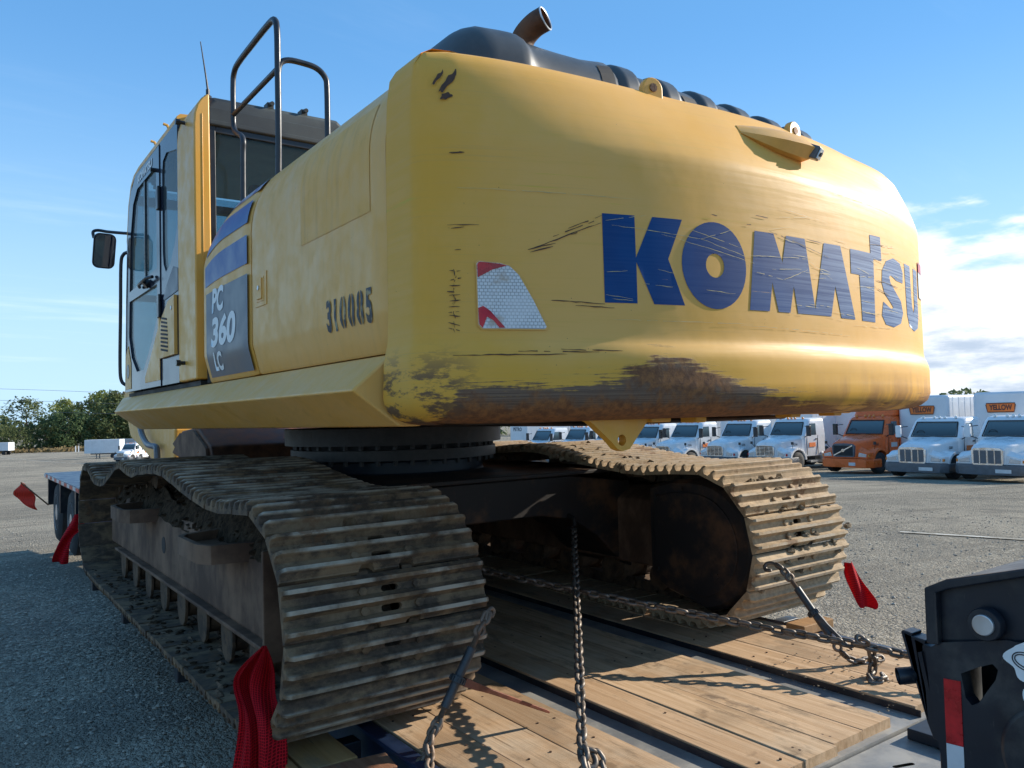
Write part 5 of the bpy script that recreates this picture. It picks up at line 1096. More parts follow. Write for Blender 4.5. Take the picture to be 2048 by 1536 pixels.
hook((.775, -3.105, .158), (.3, -.55, -.05), (-.6, -.1, .9), M['chain'], c2, .72); hook((.80, -3.165, .16), (-.4, .5, .15), (.4, .3, .6), M['chain'], c2, .65)
chain('', [(.815, -3.165, .145), (.835, -3.160, .100), (.855, -3.150, .060), (.862, -3.140, .014), (.80, -3.16, .012), (.76, -3.20, .011), (.82, -3.225, .011), (.875, -3.19, .011), (.90, -3.15, .010)], M['chain'], .050, .0092, c2)
b1 = thing('chain_binder', 'ratchet chain binder with rusty red handle beside the left crawler track', 'chain binder', (-.882, -2.56, .49), 0, 'ratchet binders')
def binder(root, top, bot, mats, handle, k0=.12, k1=.88):
    top = Vector(top); bot = Vector(bot); d = (bot-top).normalized(); L_ = (bot-top).length; at = lambda t: top.lerp(bot, t)
    mb = MB(); mb.tube([at(k0+.12), at(k1-.12)], .0185, 14); obj('barrel', sub(mb, root), mats[0], root)
    for a, b in ((k0, k0+.13), (k1-.13, k1)):
        s_ = MB(); n = 26; pp = [at(a+(b-a)*i/n) for i in range(n+1)]; s_.tube(pp, [.0100 if i % 2 else .0122 for i in range(n+1)], 10); obj('screw', sub(s_, root), M['chain_rust'], root)
    for t in (k0, k1):
        e = MB(); c = at(t)-d*(.014 if t == k0 else -.014); w = d.cross(Vector((.3, 1, .2))).normalized(); e.tube([c+(d*math.cos(a)+w*math.sin(a))*.019 for a in [2*math.pi*i/14 for i in range(14)]], .008, 7, closed=True); obj('eye', sub(e, root), M['chain_rust'], root)
    m = at(.5*(k0+k1)+.02); r = MB(); r.tube([m-d*.014, m+d*.014], .030, 20); rt = obj('ratchet_housing', sub(r, root), mats[0], root, bevel=.003)
    tt = MB(); w = d.cross(Vector((0, 1, 0))).normalized(); w2 = d.cross(w)
    for i in range(16): a = 2*math.pi*i/16; tt.obox(m+(w*math.cos(a)+w2*math.sin(a))*.031, (w*math.cos(a)+w2*math.sin(a))*.003, d*.009, (w*-math.sin(a)+w2*math.cos(a))*.003)
    obj('ratchet_teeth', sub(tt, root), mats[0], root)
    h = Vector(handle); hd = (h-m).normalized(); sd = hd.cross(d).normalized(); up = sd.cross(hd)
    hm = MB(); hm.loft([[m+hd*(a*(h-m).length)+sd*x*wd+up*y*th for x, y in ((-1, -1), (1, -1), (1, 1), (-1, 1))] for a, wd, th in ((.06, .020, .016), (.18, .026, .014), (.24, .018, .012), (.34, .0165, .009), (.96, .011, .006), (1, .008, .004))]); obj('handle', sub(hm, root), mats[1], root, bevel=.002)
binder(b1, (-.940, -2.575, .450), (-1.185, -2.57, .060), (M['binder'], M['binder_red']), (-.668, -2.63, .045))
hook((-.930, -2.575, .452), (.22, .10, .40), (.9, .25, -.1), M['chain_rust'], b1, .62)
chain('', [(-.966, -2.574, .408), (-.938, -2.574, .445), (-.915, -2.57, .480), (-.895, -2.565, .505)], M['chain_rust'], .044, .0085, b1)
chain('', [(-1.150, -2.571, .117), (-1.192, -2.57, .050), (-1.222, -2.585, .005), (-1.262, -2.60, -.02), (-1.285, -2.62, -.05)], M['chain_rust'], .040, .0085, b1)
chain('', [(-1.165, -2.575, .095), (-1.195, -2.57, .060), (-1.215, -2.60, .040), (-1.225, -2.63, .012), (-1.255, -2.68, .010), (-1.30, -2.72, -.01)], M['chain_rust'], .042, .0085, b1)
b2_ = thing('chain_binder', 'black chain binder hooked onto the right crawler track', 'chain binder', (.87, -2.566, .451), 0, 'ratchet binders')
binder(b2_, (.875, -2.700, .385), (.905, -2.955, .060), (M['binder'], M['binder']), (.93, -3.00, .075), .02, .90)
hook((.87, -2.635, .440), (-.05, .75, .15), (-.4, 0, -.8), M['chain'], b2_, .8)
chain('', [(.87, -2.620, .445), (.872, -2.66, .425), (.875, -2.705, .380)], M['chain'], .042, .0085, b2_)
chain('', [(.905, -2.955, .060), (.93, -2.99, .02), (1.0, -3.02, .012), (1.12, -3.05, .012)], M['chain'], .042, .0085, b2_)

cr = MB(); q9 = random.Random(5)
for _ in range(120):
    x, y, r = q9.uniform(.45, 1.28), q9.uniform(-3.45, -2.7), q9.uniform(.002, .009); a = q9.uniform(0, 6.28); ca, sa = math.cos(a), math.sin(a)
    cr.add([(x+r*(px*ca-py*sa)*q9.uniform(.7, 1.4), y+r*(px*sa+py*ca), .0015+.56+r*.5*(pz+.6)) for px, py, pz in ((0, 0, 1), (1, 0, 0), (.3, .9, .2), (-.8, .5, .1), (-.7, -.6, 0), (.3, -.9, .1), (0, 0, -.6))], [(0, 1, 2), (0, 2, 3), (0, 3, 4), (0, 4, 5), (0, 5, 1), (6, 2, 1), (6, 3, 2), (6, 4, 3), (6, 5, 4), (6, 1, 5)])
tag(obj('dirt_crumbs', cr, M['mud_dry'], tr_, smooth=0), kind='stuff')
# ------------------------------------------------------------------ red flags
def cloth(name, label, rows, mat, group, uvs=(26, 60), par=None, sub_=1):
    """rows: list of point rows; cloth with thickness"""
    nu, nv = len(rows)-1, len(rows[0])-1; mb = MB(); mb.v = [tuple(p) for r in rows for p in r]
    mb.f = [(i*(nv+1)+j, i*(nv+1)+j+1, (i+1)*(nv+1)+j+1, (i+1)*(nv+1)+j) for i in range(nu) for j in range(nv)]
    me = bpy.data.meshes.new(name); me.from_pydata(mb.v, [], mb.f); me.materials.append(mat); uv = me.uv_layers.new(name='UVMap')
    for p in me.polygons:
        for li, vi in zip(p.loop_indices, p.vertices): uv.data[li].uv = (vi % (nv+1)/nv*uvs[0], vi//(nv+1)/nu*uvs[1])
    me.polygons.foreach_set('use_smooth', [True]*len(me.polygons))
    o = link(name, me, par)
    m = o.modifiers.new('sub', 'SUBSURF'); m.levels = sub_; m.render_levels = sub_
    m = o.modifiers.new('thick', 'SOLIDIFY'); m.thickness = .003
    if label: tag(o, label, 'flag', group)
    return o
G = 'red warning flags'
def bunched(top, pts, width, folds, depth, q, side=None):
    """cloth gathered at the top, hanging in folds; pts = centre line, width per row"""
    rows = []; side = Vector(side or (-.81, .58, 0)).normalized(); dep = Vector((side.y, -side.x, 0))
    for i, c in enumerate(pts):
        t = i/(len(pts)-1); row = []; w = width[i]
        for j in range(25):
            s_ = j/24-.5; ph = folds*2*math.pi*s_
            amp = .55+.65*math.sin(3.1*s_+q*2+1.7*t)**2; row.append(Vector(c)+side*(s_*w+.10*w*math.sin(7*s_+2.5*t+q))+dep*depth[i]*(amp*math.sin(ph*(1+.18*math.sin(4*t+q))+q+1.3*t)+.35*math.sin(2.7*ph+t*4.2+q)))
        rows.append(row)
    return rows
def hang(px0, pts_px, X, widths, folds, depth, q, side=(-.81, .58, 0)):
    out = []
    for x, y in pts_px:
        d = ray(x, y); t = (X-CAM.x)/d.x; out.append(CAM+d*t)
    return bunched(px0, out, widths, folds, depth, q, side)
fr_ = hang(None, [(528, 1293), (520, 1312), (508, 1335), (500, 1358), (501, 1385), (509, 1412), (515, 1440), (516, 1485), (513, 1536), (508, 1600)], -1.76, [.012, .07, .13, .165, .150, .140, .150, .170, .19, .20], 2.3, [.003, .012, .022, .028, .030, .028, .030, .032, .034, .034], .6)
cloth('warning_flag', 'large red mesh flag bunched on the rear corner of the left crawler track', fr_, M['red_cloth'], G, (30, 70))
fr_ = hang(None, [(154, 1026), (150, 1042), (140, 1062), (132, 1085), (126, 1105), (122, 1124)], -1.79, [.06, .30, .34, .36, .38, .40], 1.3, [.01, .03, .04, .04, .05, .05], 1.2, (-.5, .86, 0))
# keep its slanted shape: narrow, hanging from the front of the track
def slant(rows):
    return rows
P0 = [CAM+ray(x, y)*((-1.80-CAM.x)/ray(x, y).x) for x, y in ()]
def flagquad(px_rows, X, mat, label, wav, n=14, uvs=(30, 30)):
    """flag drawn between left and right edge pixels at plane x = X"""
    rows = []
    for (a, b) in px_rows:
        A = CAM+ray(*a)*7.9 if X is None else CAM+ray(*a)*((X[0]-CAM.x)*_f.x+(X[1]-CAM.y)*_f.y); B = CAM+ray(*b)*((X[0]-CAM.x)*_f.x+(X[1]-CAM.y)*_f.y)
        rows.append([A.lerp(B, j/n)+_f*wav*math.sin(j/n*7+a[1]*.05) for j in range(n+1)])
    return cloth('warning_flag', label, rows, mat, G, uvs)
flagquad([((146, 1030), (163, 1026)), ((141, 1042), (168, 1046)), ((132, 1058), (170, 1058)), ((124, 1078), (150, 1068)), ((116, 1095), (143, 1085)), ((108, 1112), (138, 1108)), ((104, 1124), (136, 1128))], (-1.80, 2.86), M['red_cloth'], 'red flag hanging at the front corner of the left crawler track', .03)
f3 = thing('stick_flag', 'orange red flag on a stick poking out from the trailer rear', 'flag', (-1.31, 9.6, .36), 0, G)
dep = (-1.6-CAM.x)*_f.x+(9.8-CAM.y)*_f.y
st = MB(); A = CAM+ray(97, 1010)*dep; B = CAM+ray(42, 965)*dep; st.cyl(tuple(A), tuple(B), .012, 8); obj('stick', sub(st, f3), M['rustpipe'], f3)
rows = []
for k in range(7):
    a = (42+(66-42)*k/6, 964+(985-964)*k/6); b = (22+(90-22)*k/6 if True else 0, 0)
    E_ = (24+(72-24)*k/6+(3 if k == 6 else 0), 991+(1022-991)*k/6)
    A_ = CAM+ray(*a)*dep; B_ = CAM+ray(*E_)*dep
    rows.append([A_.lerp(B_, j/8)+_f*.04*math.sin(j*.9+k)-f3.location for j in range(9)])
cloth('flag_cloth', None, rows, M['orange_cloth'], None, (14, 14), f3)
flagquad([((1688, 1128), (1703, 1122)), ((1688, 1140), (1710, 1135)), ((1692, 1155), (1720, 1152)), ((1700, 1172), (1732, 1172)), ((1708, 1192), (1746, 1190)), ((1714, 1210), (1756, 1208)), ((1718, 1214), (1750, 1217))], (1.76, -2.42), M['red_cloth'], 'bright red flag tied to the outer end of the right crawler track', .025)

# ------------------------------------------------------------------ parked trucks
def wheel(name, x, y, z, r, w, par, sg, mat_r):
    mb = MB(); mb.lathe((x, y, z), 'y', [(r*.5, -w/2), (r*.88, -w/2), (r, -w*.36), (r, w*.36), (r*.88, w/2), (r*.5, w/2)], 24); t = obj(name, mb, M['tyre'], par)
    h = MB(); h.lathe((x, y, z), 'y', [(.03, sg*w*.50), (r*.20, sg*w*.48), (r*.22, sg*w*.2), (r*.50, sg*w*.30), (r*.56, sg*w*.51), (r*.5, -sg*w*.1)], 20); obj('rim', h, mat_r, t); return t
def truck(kind, label, x, y, paint, rz=0, fairing=None, group='tractor trucks parked in a row'):
    t = thing('semi_truck', label, 'truck', (x, y, gz(x, y)), rz, group); P_ = M[paint]; t.scale = (1.12, 1.15, .95 if kind == 'peter' else 1.04)
    box_h = 2.72 if kind != 'volvo' else 2.78
    # bumper
    bw = 1.20; b = MB()
    b.loft([[(xx, s_*bw*k, z) for s_, xx in ((-1, .28), (-.82, .04), (-.5, -.03), (.5, -.03), (.82, .04), (1, .28), (1, .95), (-1, .95))] for z, k in ((.30, .97), (.36, 1.0), (.62, 1.0), (.72, .98))])
    obj('bumper', b, M['orange'] if kind == 'volvo' else M['bumper_grey'], t, bevel=.02)
    pl = MB(); pl.box(-.045, -.032, -.55 if kind != 'peter' else -.75, -.25 if kind != 'peter' else -.25, .40, .55); obj('number_plate', pl, M['white_refl'], t)
    # hood: front to windscreen base
    rings = []
    for xx, hw, zb, zt, rr in ((.06, .50, .74, 1.40, .18), (.12, .56, .74, 1.50, .22), (.5, .66, .80, 1.60, .25), (1.1, .80, .95, 1.70, .28), (1.75, .95, 1.0, 1.80, .3)):
        rg = [(xx, -hw, zb)]
        for k in range(7): a = R(180-90*k/6); rg.append((xx, -hw+rr+rr*math.cos(a), zt-rr*.6+rr*.6*math.sin(a)))
        rg.append((xx, 0, zt+.04))
        for k in range(7): a = R(90-90*k/6); rg.append((xx, hw-rr+rr*math.cos(a), zt-rr*.6+rr*.6*math.sin(a)))
        rg.append((xx, hw, zb)); rings.append(rg)
    h = MB(); h.loft(rings); hd = obj('hood', h, P_, t, smooth=50)
    # fenders with wheel arch
    for sg in (-1, 1):
        f = MB(); rr = []
        for k in range(13):
            a = R(178-176*k/12); rr.append((math.cos(a), math.sin(a)))
        o = [(.95+.66*c, .55+.66*s_) for c, s_ in rr]; i_ = [(.95+.55*c, .55+.55*s_) for c, s_ in rr]
        ya, yb = sg*.62, sg*1.18
        n = len(o); vs = [(p[0], ya, p[1]+.06) for p in o]+[(p[0], yb, p[1]) for p in o]+[(p[0], yb, p[1]) for p in i_]+[(p[0], ya, p[1]) for p in i_]
        f.add(vs, [(a+k, a+k+1, b_+k+1, b_+k) for a, b_ in ((0, n), (n, 2*n), (2*n, 3*n)) for k in range(n-1)]+[(0, n, 2*n, 3*n), (n-1, 2*n-1, 3*n-1, 4*n-1)])
        f.loft([[(.12, sg*.55, .74), (.12, sg*1.02, .74), (.12, sg*1.02, .98), (.12, sg*.55, 1.12)], [(.34, sg*.60, .74), (.34, sg*1.17, .74), (.34, sg*1.17, 1.02), (.34, sg*.60, 1.30)]])
        fo = obj('fender', f, P_, t, smooth=40)
        l = MB(); l.loft([[(xx, sg*(yy), z) for yy, z in ((.62, .82), (.97, .80), (1.00, .93), (.66, 1.02))] for xx in (.14, .09)]); lo = obj('headlight', l, M['lamp'], t, bevel=.012); am = MB(); am.loft([[(xx, sg*yy, z) for yy, z in ((1.01, .80), (1.10, .82), (1.10, .92), (1.02, .93))] for xx in (.20, .14)]); obj('turn_lamp', am, M['red_refl'] if kind == 'freight' else M['amber'], lo)
    # grille
    g = MB(); gw, z0, z1 = {'freight': (.50, .78, 1.34), 'peter': (.50, .70, 1.42), 'volvo': (.50, .80, 1.42)}[kind]
    g.prism([(-gw, z0+.05), (-gw+.05, z0), (gw-.05, z0), (gw, z0+.05), (gw+.03, z1-.10), (gw-.08, z1), (0, z1+.03), (-gw+.08, z1), (-gw-.03, z1-.10)], 'x', -.02, .10); gr = obj('grille', g, M['chrome'] if kind != 'volvo' else M['bumper_grey'], t, bevel=.012)
    s_ = MB()
    if kind == 'freight':
        for k in range(7): z = z0+.06+k*.07; s_.box(-.026, -.0205, -gw+.05, gw-.05, z, z+.045)
        
        for yy in (-.2575, 0, .2575): br = MB(); br.box(-.030, -.0265, yy-.013, yy+.013, z0+.05, z1-.06); obj('grille_bar', br, M['chrome'], gr)
    elif kind == 'peter':
        for a, b_ in ((-.44, -.26), (-.22, -.03), (.03, .22), (.26, .44)): s_.box(-.026, -.0205, a, b_, z0+.08, z1-.10)
        for k in range(3): br = MB(); br.tube([(-.03, -.24+.24*k, z0+.06), (-.03, -.24+.24*k, z1-.08)], .018, 6); obj('grille_bar', br, M['chrome'], gr)
    else:
        s_.box(-.026, -.0205, -gw+.05, gw-.05, z0+.06, z1-.08); br = MB(); br.obox((-.032, 0, (z0+z1)/2), (.004, 0, 0), (0, .44, -.24), (0, .012, .022)); br.lathe((-.034, 0, (z0+z1)/2), 'x', [(.05, -.004), (.075, -.004), (.075, .004), (.05, .004)], 18); obj('grille_bar', br, M['chrome'], gr)
    obj('grille_mesh', s_, M['bumper_grey'] if kind == 'peter' else M['dark'], gr)
    # cab shell
    c = MB(); cw_ = 1.02
    rings = []
    for z, xa, hw, rr in ((.72, 1.62, 1.0, .10), (1.78, 1.62, 1.04, .14), (1.80, 1.66, 1.04, .16), (2.50, 2.06, .97, .22), (2.62, 2.16, .94, .24), (2.70, 2.32, .86, .26)):
        rg = []
        for k in range(5): a = R(270-90*k/4); rg.append((xa+rr+rr*math.cos(a), -hw+rr+rr*math.sin(a), z))
        for k in range(5): a = R(180-90*k/4); rg.append((xa+rr+rr*math.cos(a), hw-rr+rr*math.sin(a), z))
        rg += [(3.35, hw, z), (3.35, -hw, z)]; rings.append(rg)
    c.loft(rings); cb = obj('cab_shell', c, P_, t, smooth=45)
    # windscreen: two panes proud of the slanted face
    xs = lambda z: interp(z, [1.80, 2.50], [1.66, 2.06])
    wn = MB(); z0, z1 = 1.86, 2.46; off = .012
    wn.loft([[(xs(z)-off+cv*.0, yy, z) for yy, cv in ((-hw, 0), (-hw*.5, 0), (hw*.5, 0), (hw, 0))] + [(xs(z)+.01, hw, z), (xs(z)+.01, -hw, z)] for z, hw in ((z0, .82), (z1, .74))]); ws = obj('windscreen', wn, M['glass_truck_w'], t, smooth=0)
    wf = MB(); 
    for a, b_ in (((xs(z0)-.016, -.86, z0-.03), (xs(z1)-.016, -.77, z1+.03)), ((xs(z0)-.016, .86, z0-.03), (xs(z1)-.016, .77, z1+.03)), ((xs(z0)-.022, -.86, z0-.03), (xs(z0)-.022, .86, z0-.03)), ((xs(z1)-.016, -.77, z1+.03), (xs(z1)-.016, .77, z1+.03))): wf.tube([a, b_], .022, 6)
    obj('window_seal', wf, M['dark'], t); st = MB(); st.tube([(xs(2.0)-.016+.0, .52+.15*math.cos(a), 1.98+.13*math.sin(a)) for a in [2*math.pi*i/16 for i in range(16)]], .012, 5, closed=True); obj('steering_wheel', st, M['dark'], t)
    for sg in (-1, 1):
        hw = lambda z: interp(z, [1.78, 2.50], [1.045, .975])
        v = MB(); z0, z1 = 1.82, 2.42; v.loft([[(xx, sg*(hw(z)+o_), z) for xx, z in ((1.95, z0), (2.62, z0), (2.66, z1), (2.20, z1))] for o_ in (-.02, .006)]); sw = obj('door_window', v, M['glass_truck_w'], t, smooth=0)
        dl = MB(); 
        for xx in (1.86, 2.74): dl.box(xx, xx+.014, sg*1.032-.012, sg*1.032+.012, .80, 1.80)
        obj('door_seam', dl, M['dark'], t); hn = MB(); hn.box(2.55, 2.70, sg*1.045-.02, sg*1.045+.02, 1.58, 1.63); obj('door_handle', hn, M['dark'], t)
        mr_ = MB(); mr_.box(1.52, 1.66, sg*1.32-.10, sg*1.32+.10, 1.78, 2.34); mm = obj('mirror', mr_, M['black'] if kind != 'peter' else P_, t, bevel=.03); ar_ = MB(); ar_.tube([(1.75, sg*1.02, 2.30), (1.62, sg*1.25, 2.26)], .018, 6); ar_.tube([(1.72, sg*1.02, 1.72), (1.60, sg*1.25, 1.84)], .022, 6); obj('mirror_arm', ar_, M['black'], mm)
        fm = MB(); fm.tube([(.75, sg*1.0, 1.12), (.55, sg*1.14, 1.40)], .012, 6); fm.box(.50, .56, sg*1.14-.05, sg*1.14+.05, 1.38, 1.52); 
        if kind != 'peter': obj('hood_mirror', fm, M['black'], t)
        sg_ = MB(); sg_.box(2.05, 2.55, sg*1.036-.006, sg*1.036+.006, 1.20, 1.42); so_ = obj('door_sign', sg_, M['sign_orange'] if kind != 'volvo' else M['white_refl'], t)
        ft = MB(); ft.tube([(3.0, sg*.95, .62), (3.02, sg*.95, .62), (4.3, sg*.95, .62), (4.32, sg*.95, .62)], [.22, .29, .29, .22], 20); obj('fuel_tank', ft, M['alu'], t); sp_ = MB(); sp_.box(2.0, 2.9, sg*1.0-.12, sg*1.0+.12, .40, .50); obj('step', sp_, M['alu'], t)
        wheel('wheel', .95, sg*1.02, .50, .50, .30, t, sg, M['alu'])
        for xx in (5.0, 6.3): wheel('wheel', xx, sg*.98, .50, .50, .55, t, sg, M['alu'])
    txt = {'freight': '12163', 'peter': '2201', 'volvo': '71638'}[kind]
    v, f, w, hh = text2d(txt, .16, 0, .004); nm = MB(); nm.add([(1.05+p[0], -.845-(.0)+(-.012), 1.30+p[1]) for p in v], f); obj('hood_number', nm, M['dark'], hd, smooth=0)
    ml = MB()
    for k in (-.62, -.2, 0, .2, .62): ml.tube([(2.20, k, 2.66), (2.20, k, 2.73), (2.22, k, 2.76)], [.055, .05, .02], 10)
    obj('marker_lamps', ml, M['amber'] if kind != 'peter' else M['lamp'], t)
    ch = MB(); ch.box(1.2, 6.9, -.45, -.36, .70, .92); ch.box(1.2, 6.9, .36, .45, .70, .92); ch.box(3.4, 3.5, -.9, .9, .7, 1.9) if kind == 'freight' else None; obj('chassis', ch, M['black'], t)
    if fairing == 'roof':
        rf = MB(); rings = []
        for z, xa, hw, rr in ((2.70, 2.30, .92, .3), (3.1, 2.55, .95, .35), (3.55, 2.95, .95, .40), (3.78, 3.25, .88, .42)):
            rg = []
            for k in range(5): a = R(270-90*k/4); rg.append((xa+rr+rr*math.cos(a), -hw+rr+rr*math.sin(a), z))
            for k in range(5): a = R(180-90*k/4); rg.append((xa+rr+rr*math.cos(a), hw-rr+rr*math.sin(a), z))
            rg += [(4.1, hw, z), (4.1, -hw, z)]; rings.append(rg)
        rf.loft(rings); obj('roof_fairing', rf, P_, t, smooth=45); sb = MB(); sb.box(3.36, 4.2, -1.0, 1.0, .8, 2.72); obj('sleeper', sb, P_, t, bevel=.06)
        if kind == 'freight':
            e = MB(); e.box(2.62, 2.66, .45, .70, 3.05, 3.22); obj('fairing_emblem', e, M['red_refl'], t)
    # front text: small script over the grille for the classic look
    return t
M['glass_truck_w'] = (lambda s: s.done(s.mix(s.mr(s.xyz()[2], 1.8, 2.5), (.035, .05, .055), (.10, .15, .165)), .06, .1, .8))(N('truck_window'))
def box_trailer(label, x, y, L_=8.6, rz=0, sign=False, round_=False, mat='white_box', h=3.75, group='box trailers parked behind the trucks', wheels=True):
    t = thing('box_trailer', label, 'trailer', (x, y, gz(x, y)), rz, group); hw = 1.25; z0 = 1.08; r = .22 if round_ else .06
    rg = []
    for k in range(6): a = R(270-90*k/5); rg.append((r+r*math.cos(a), -hw+r+r*math.sin(a)))
    for k in range(6): a = R(180-90*k/5); rg.append((r+r*math.cos(a), hw-r+r*math.sin(a)))
    rg += [(L_, hw), (L_, -hw)]
    def ins(p, d): return (p[0]+d if p[0] < L_/2 else p[0]-d, p[1]*(1-d/hw))
    mb = MB(); tops = [(h-.14, 0), (h-.08, .02), (h-.03, .06), (h, .14)] if round_ else [(h-.02, 0), (h, .02)]
    mb.loft([[(*p, z0) for p in rg]]+[[(*ins(p, d), z) for p in rg] for z, d in tops]); b = obj('trailer_body', mb, M[mat], t, smooth=35)
    rl = MB(); rl.box(.1, L_-.02, -hw-.012, -hw-.001, z0, z0+.10); rl.box(.1, L_-.02, hw+.001, hw+.012, z0, z0+.10); obj('lower_rail', rl, M['alu'], t)
    rv = MB()
    for k in range(int(L_/.6)): rv.box(.5+.6*k, .53+.6*k, -hw-.008, -hw-.001, z0+.1, h-.1); rv.box(.5+.6*k, .53+.6*k, hw+.001, hw+.008, z0+.1, h-.1)
    obj('side_post', rv, M[mat], t)
    if wheels:
        fr = MB(); fr.box(.8, L_-.2, -.5, .5, .85, 1.06); obj('chassis', fr, M['black'], t)
        for sg in (-1, 1):
            wheel('wheel', L_-1.2, sg*.95, .50, .50, .55, t, sg, M['alu']); lg_ = MB(); lg_.box(1.9, 2.02, sg*.7-.06, sg*.7+.06, .12, 1.06); lg_.box(1.82, 2.10, sg*.7-.14, sg*.7+.14, .02, .12); obj('landing_leg', lg_, M['bumper_grey'], t)
    if sign:
        s_ = MB(); s_.prism([(-.56, h-.92), (.56, h-.92), (.62, h-.60), (.60, h-.52), (-.60, h-.52), (-.62, h-.60)], 'x', -.03, -.002); so_ = obj('sign_board', s_, M['sign_orange'], t)
        fr = MB(); fr.tube([(-.032, a, b_) for a, b_ in ((-.56, h-.92), (.56, h-.92), (.62, h-.60), (.60, h-.52), (-.60, h-.52), (-.62, h-.60))], .022, 5, closed=True); obj('sign_border', fr, M['brown_print'], so_)
        v, f, w, hh = text2d('YELLOW', .3, 0, .014, 1.0); k_ = .98/w; tx = MB(); tx.add([(-.0335, .49-p[0]*k_, h-.84+p[1]*1.12) for p in v], f); obj('sign_text', tx, M['brown_print'], so_, smooth=0)
    return t
def row_y(px, x): d = ray(px, 850); return CAM.y+(x-CAM.x)/d.x*d.y
TX = 33.5
# lateral centre of each truck from the left end of its bumper in the photograph
def front(px, x=TX): return row_y(px, x)-1.25
truck('peter', 'white truck with upright bar grille at the right end of the row', TX-2.8, front(1906, TX-2.8), 'white')
truck('peter', 'white truck with upright bar grille parked right beside the orange truck', TX-2.6, front(1765, TX-2.6), 'white')
truck('volvo', 'orange truck with a diagonal bar across its dark grille', TX+.1, front(1637), 'orange', fairing='roof')
truck('freight', 'white truck with slatted grille parked left beside the orange truck', TX, front(1490), 'white')
truck('freight', 'white slatted-grille truck, second to the left of the orange truck', TX+.2, front(1390), 'white')
truck('freight', 'white slatted-grille truck, third to the left of the orange truck', TX-.1, front(1297), 'white')
truck('freight', 'white truck partly behind the yellow tow lug under the counterweight', TX+.1, front(1220), 'white')
truck('freight', 'white truck seen just left of the yellow tow lug above the far track', TX, front(1149), 'white')
truck('freight', 'white truck second left of the tow lug, above the far track', TX+.1, front(1085), 'white')
truck('freight', 'white truck half hidden by the swing ring of the excavator', TX, front(1022), 'white')
box_trailer('white trailer with rounded nose and a whole orange YELLOW sign', TX+3.0, front(1950, TX+3.0)+.1, sign=True, round_=True, h=3.85)
box_trailer('white trailer with orange sign partly hidden by the counterweight', TX+3.3, front(1800, TX+3.3)+.1, sign=True, round_=True, h=3.85)
box_trailer('plain low white trailer between the two rounded trailers', TX+17, front(1800, TX+17), h=3.9, mat='grey_box')
box_trailer('white trailer standing behind the orange truck', TX+8.5, front(1640, TX+8.5), h=3.6, L_=13)
box_trailer('white trailer behind the truck left of the orange one', TX+6.0, front(1553, TX+6.0), h=3.7, L_=13)
for k, (px, w) in enumerate(((1440, 'second'), (1360, 'third'), (1280, 'fourth'), (1210, 'fifth'), (1140, 'sixth'))):
    box_trailer('white trailer behind the row, %s to the left of the orange truck' % w, TX+7.5+.3*k, front(px, TX+7.5+.3*k), h=3.65, L_=13)
b3 = box_trailer('white trailer with blue lettering showing beside the swing ring', TX+5, front(1020, TX+5), h=3.6, L_=13)
v, f, w, hh = text2d('PETRO', .42, 0, .02); tx = MB(); tx.add([(-.004, .75-p[0], 2.75+p[1]) for p in v], f); obj('trailer_text', tx, M['brown_print'] if False else M['grey_decal'], b3, smooth=0)
# far left: two white trucks and a white box trailer before the trees
def far(px, dep): d = ray(px, 850); t = dep; p = CAM+d*t; return p.x, p.y
x, y = far(240, 122); truck('freight', 'distant white truck at the left beside the plain box trailer', x, y, 'white', R(44), group='distant trucks before the trees')
x, y = far(257, 124); truck('freight', 'distant white truck with a high roof fairing, touching the yellow arm', x, y, 'white', R(44), 'roof', group='distant trucks before the trees')
x, y = far(174, 150); d = ray(174, 850); ang = math.atan2(_r.y, _r.x)
bt = box_trailer('distant plain white box trailer standing before the trees', x, y, 6.3, ang+.1, h=3.9, group='distant box trailers'); bt.scale = (1, 1, .9)
x, y = far(235, 165); box_trailer('dark distant trailer showing behind the white trucks', x, y, 5, ang, mat='rust_box' if 'rust_box' in M else 'grey_box', h=3.4, group='distant box trailers')
x, y = far(-6, 200); pt = box_trailer('distant white trailer at the left frame edge under the trees', x, y, 3.6, ang, h=3.1, group='distant box trailers')

# ------------------------------------------------------------------ trees
def leafmat(name, a, b):
    s = N(name); r = s.n('ShaderNodeNewGeometry'); c = s.mix(r.outputs['Random Per Island'], a, b); c = s.mix(s.mr(s.noise(.5, 3), .35, .65), c, tuple(x*.75 for x in b)); s.done(c, .7, 0, .2)
    t = s.n('ShaderNodeBsdfTranslucent'); s.put(t.inputs['Color'], c); mx = s.n('ShaderNodeMixShader'); mx.inputs[0].default_value = .3; s.L(s.b.outputs[0], mx.inputs[1]); s.L(t.outputs[0], mx.inputs[2]); s.L(mx.outputs[0], s.out.inputs[0]); return s.m
LM = {'pine': leafmat('pine_needles', (.065, .100, .040), (.165, .190, .075)), 'spring': leafmat('spring_leaves', (.19, .23, .05), (.34, .36, .11)), 'dark': leafmat('dark_leaves', (.048, .090, .040), (.120, .165, .064)), 'brown': leafmat('bud_leaves', (.12, .085, .045), (.20, .15, .07))}
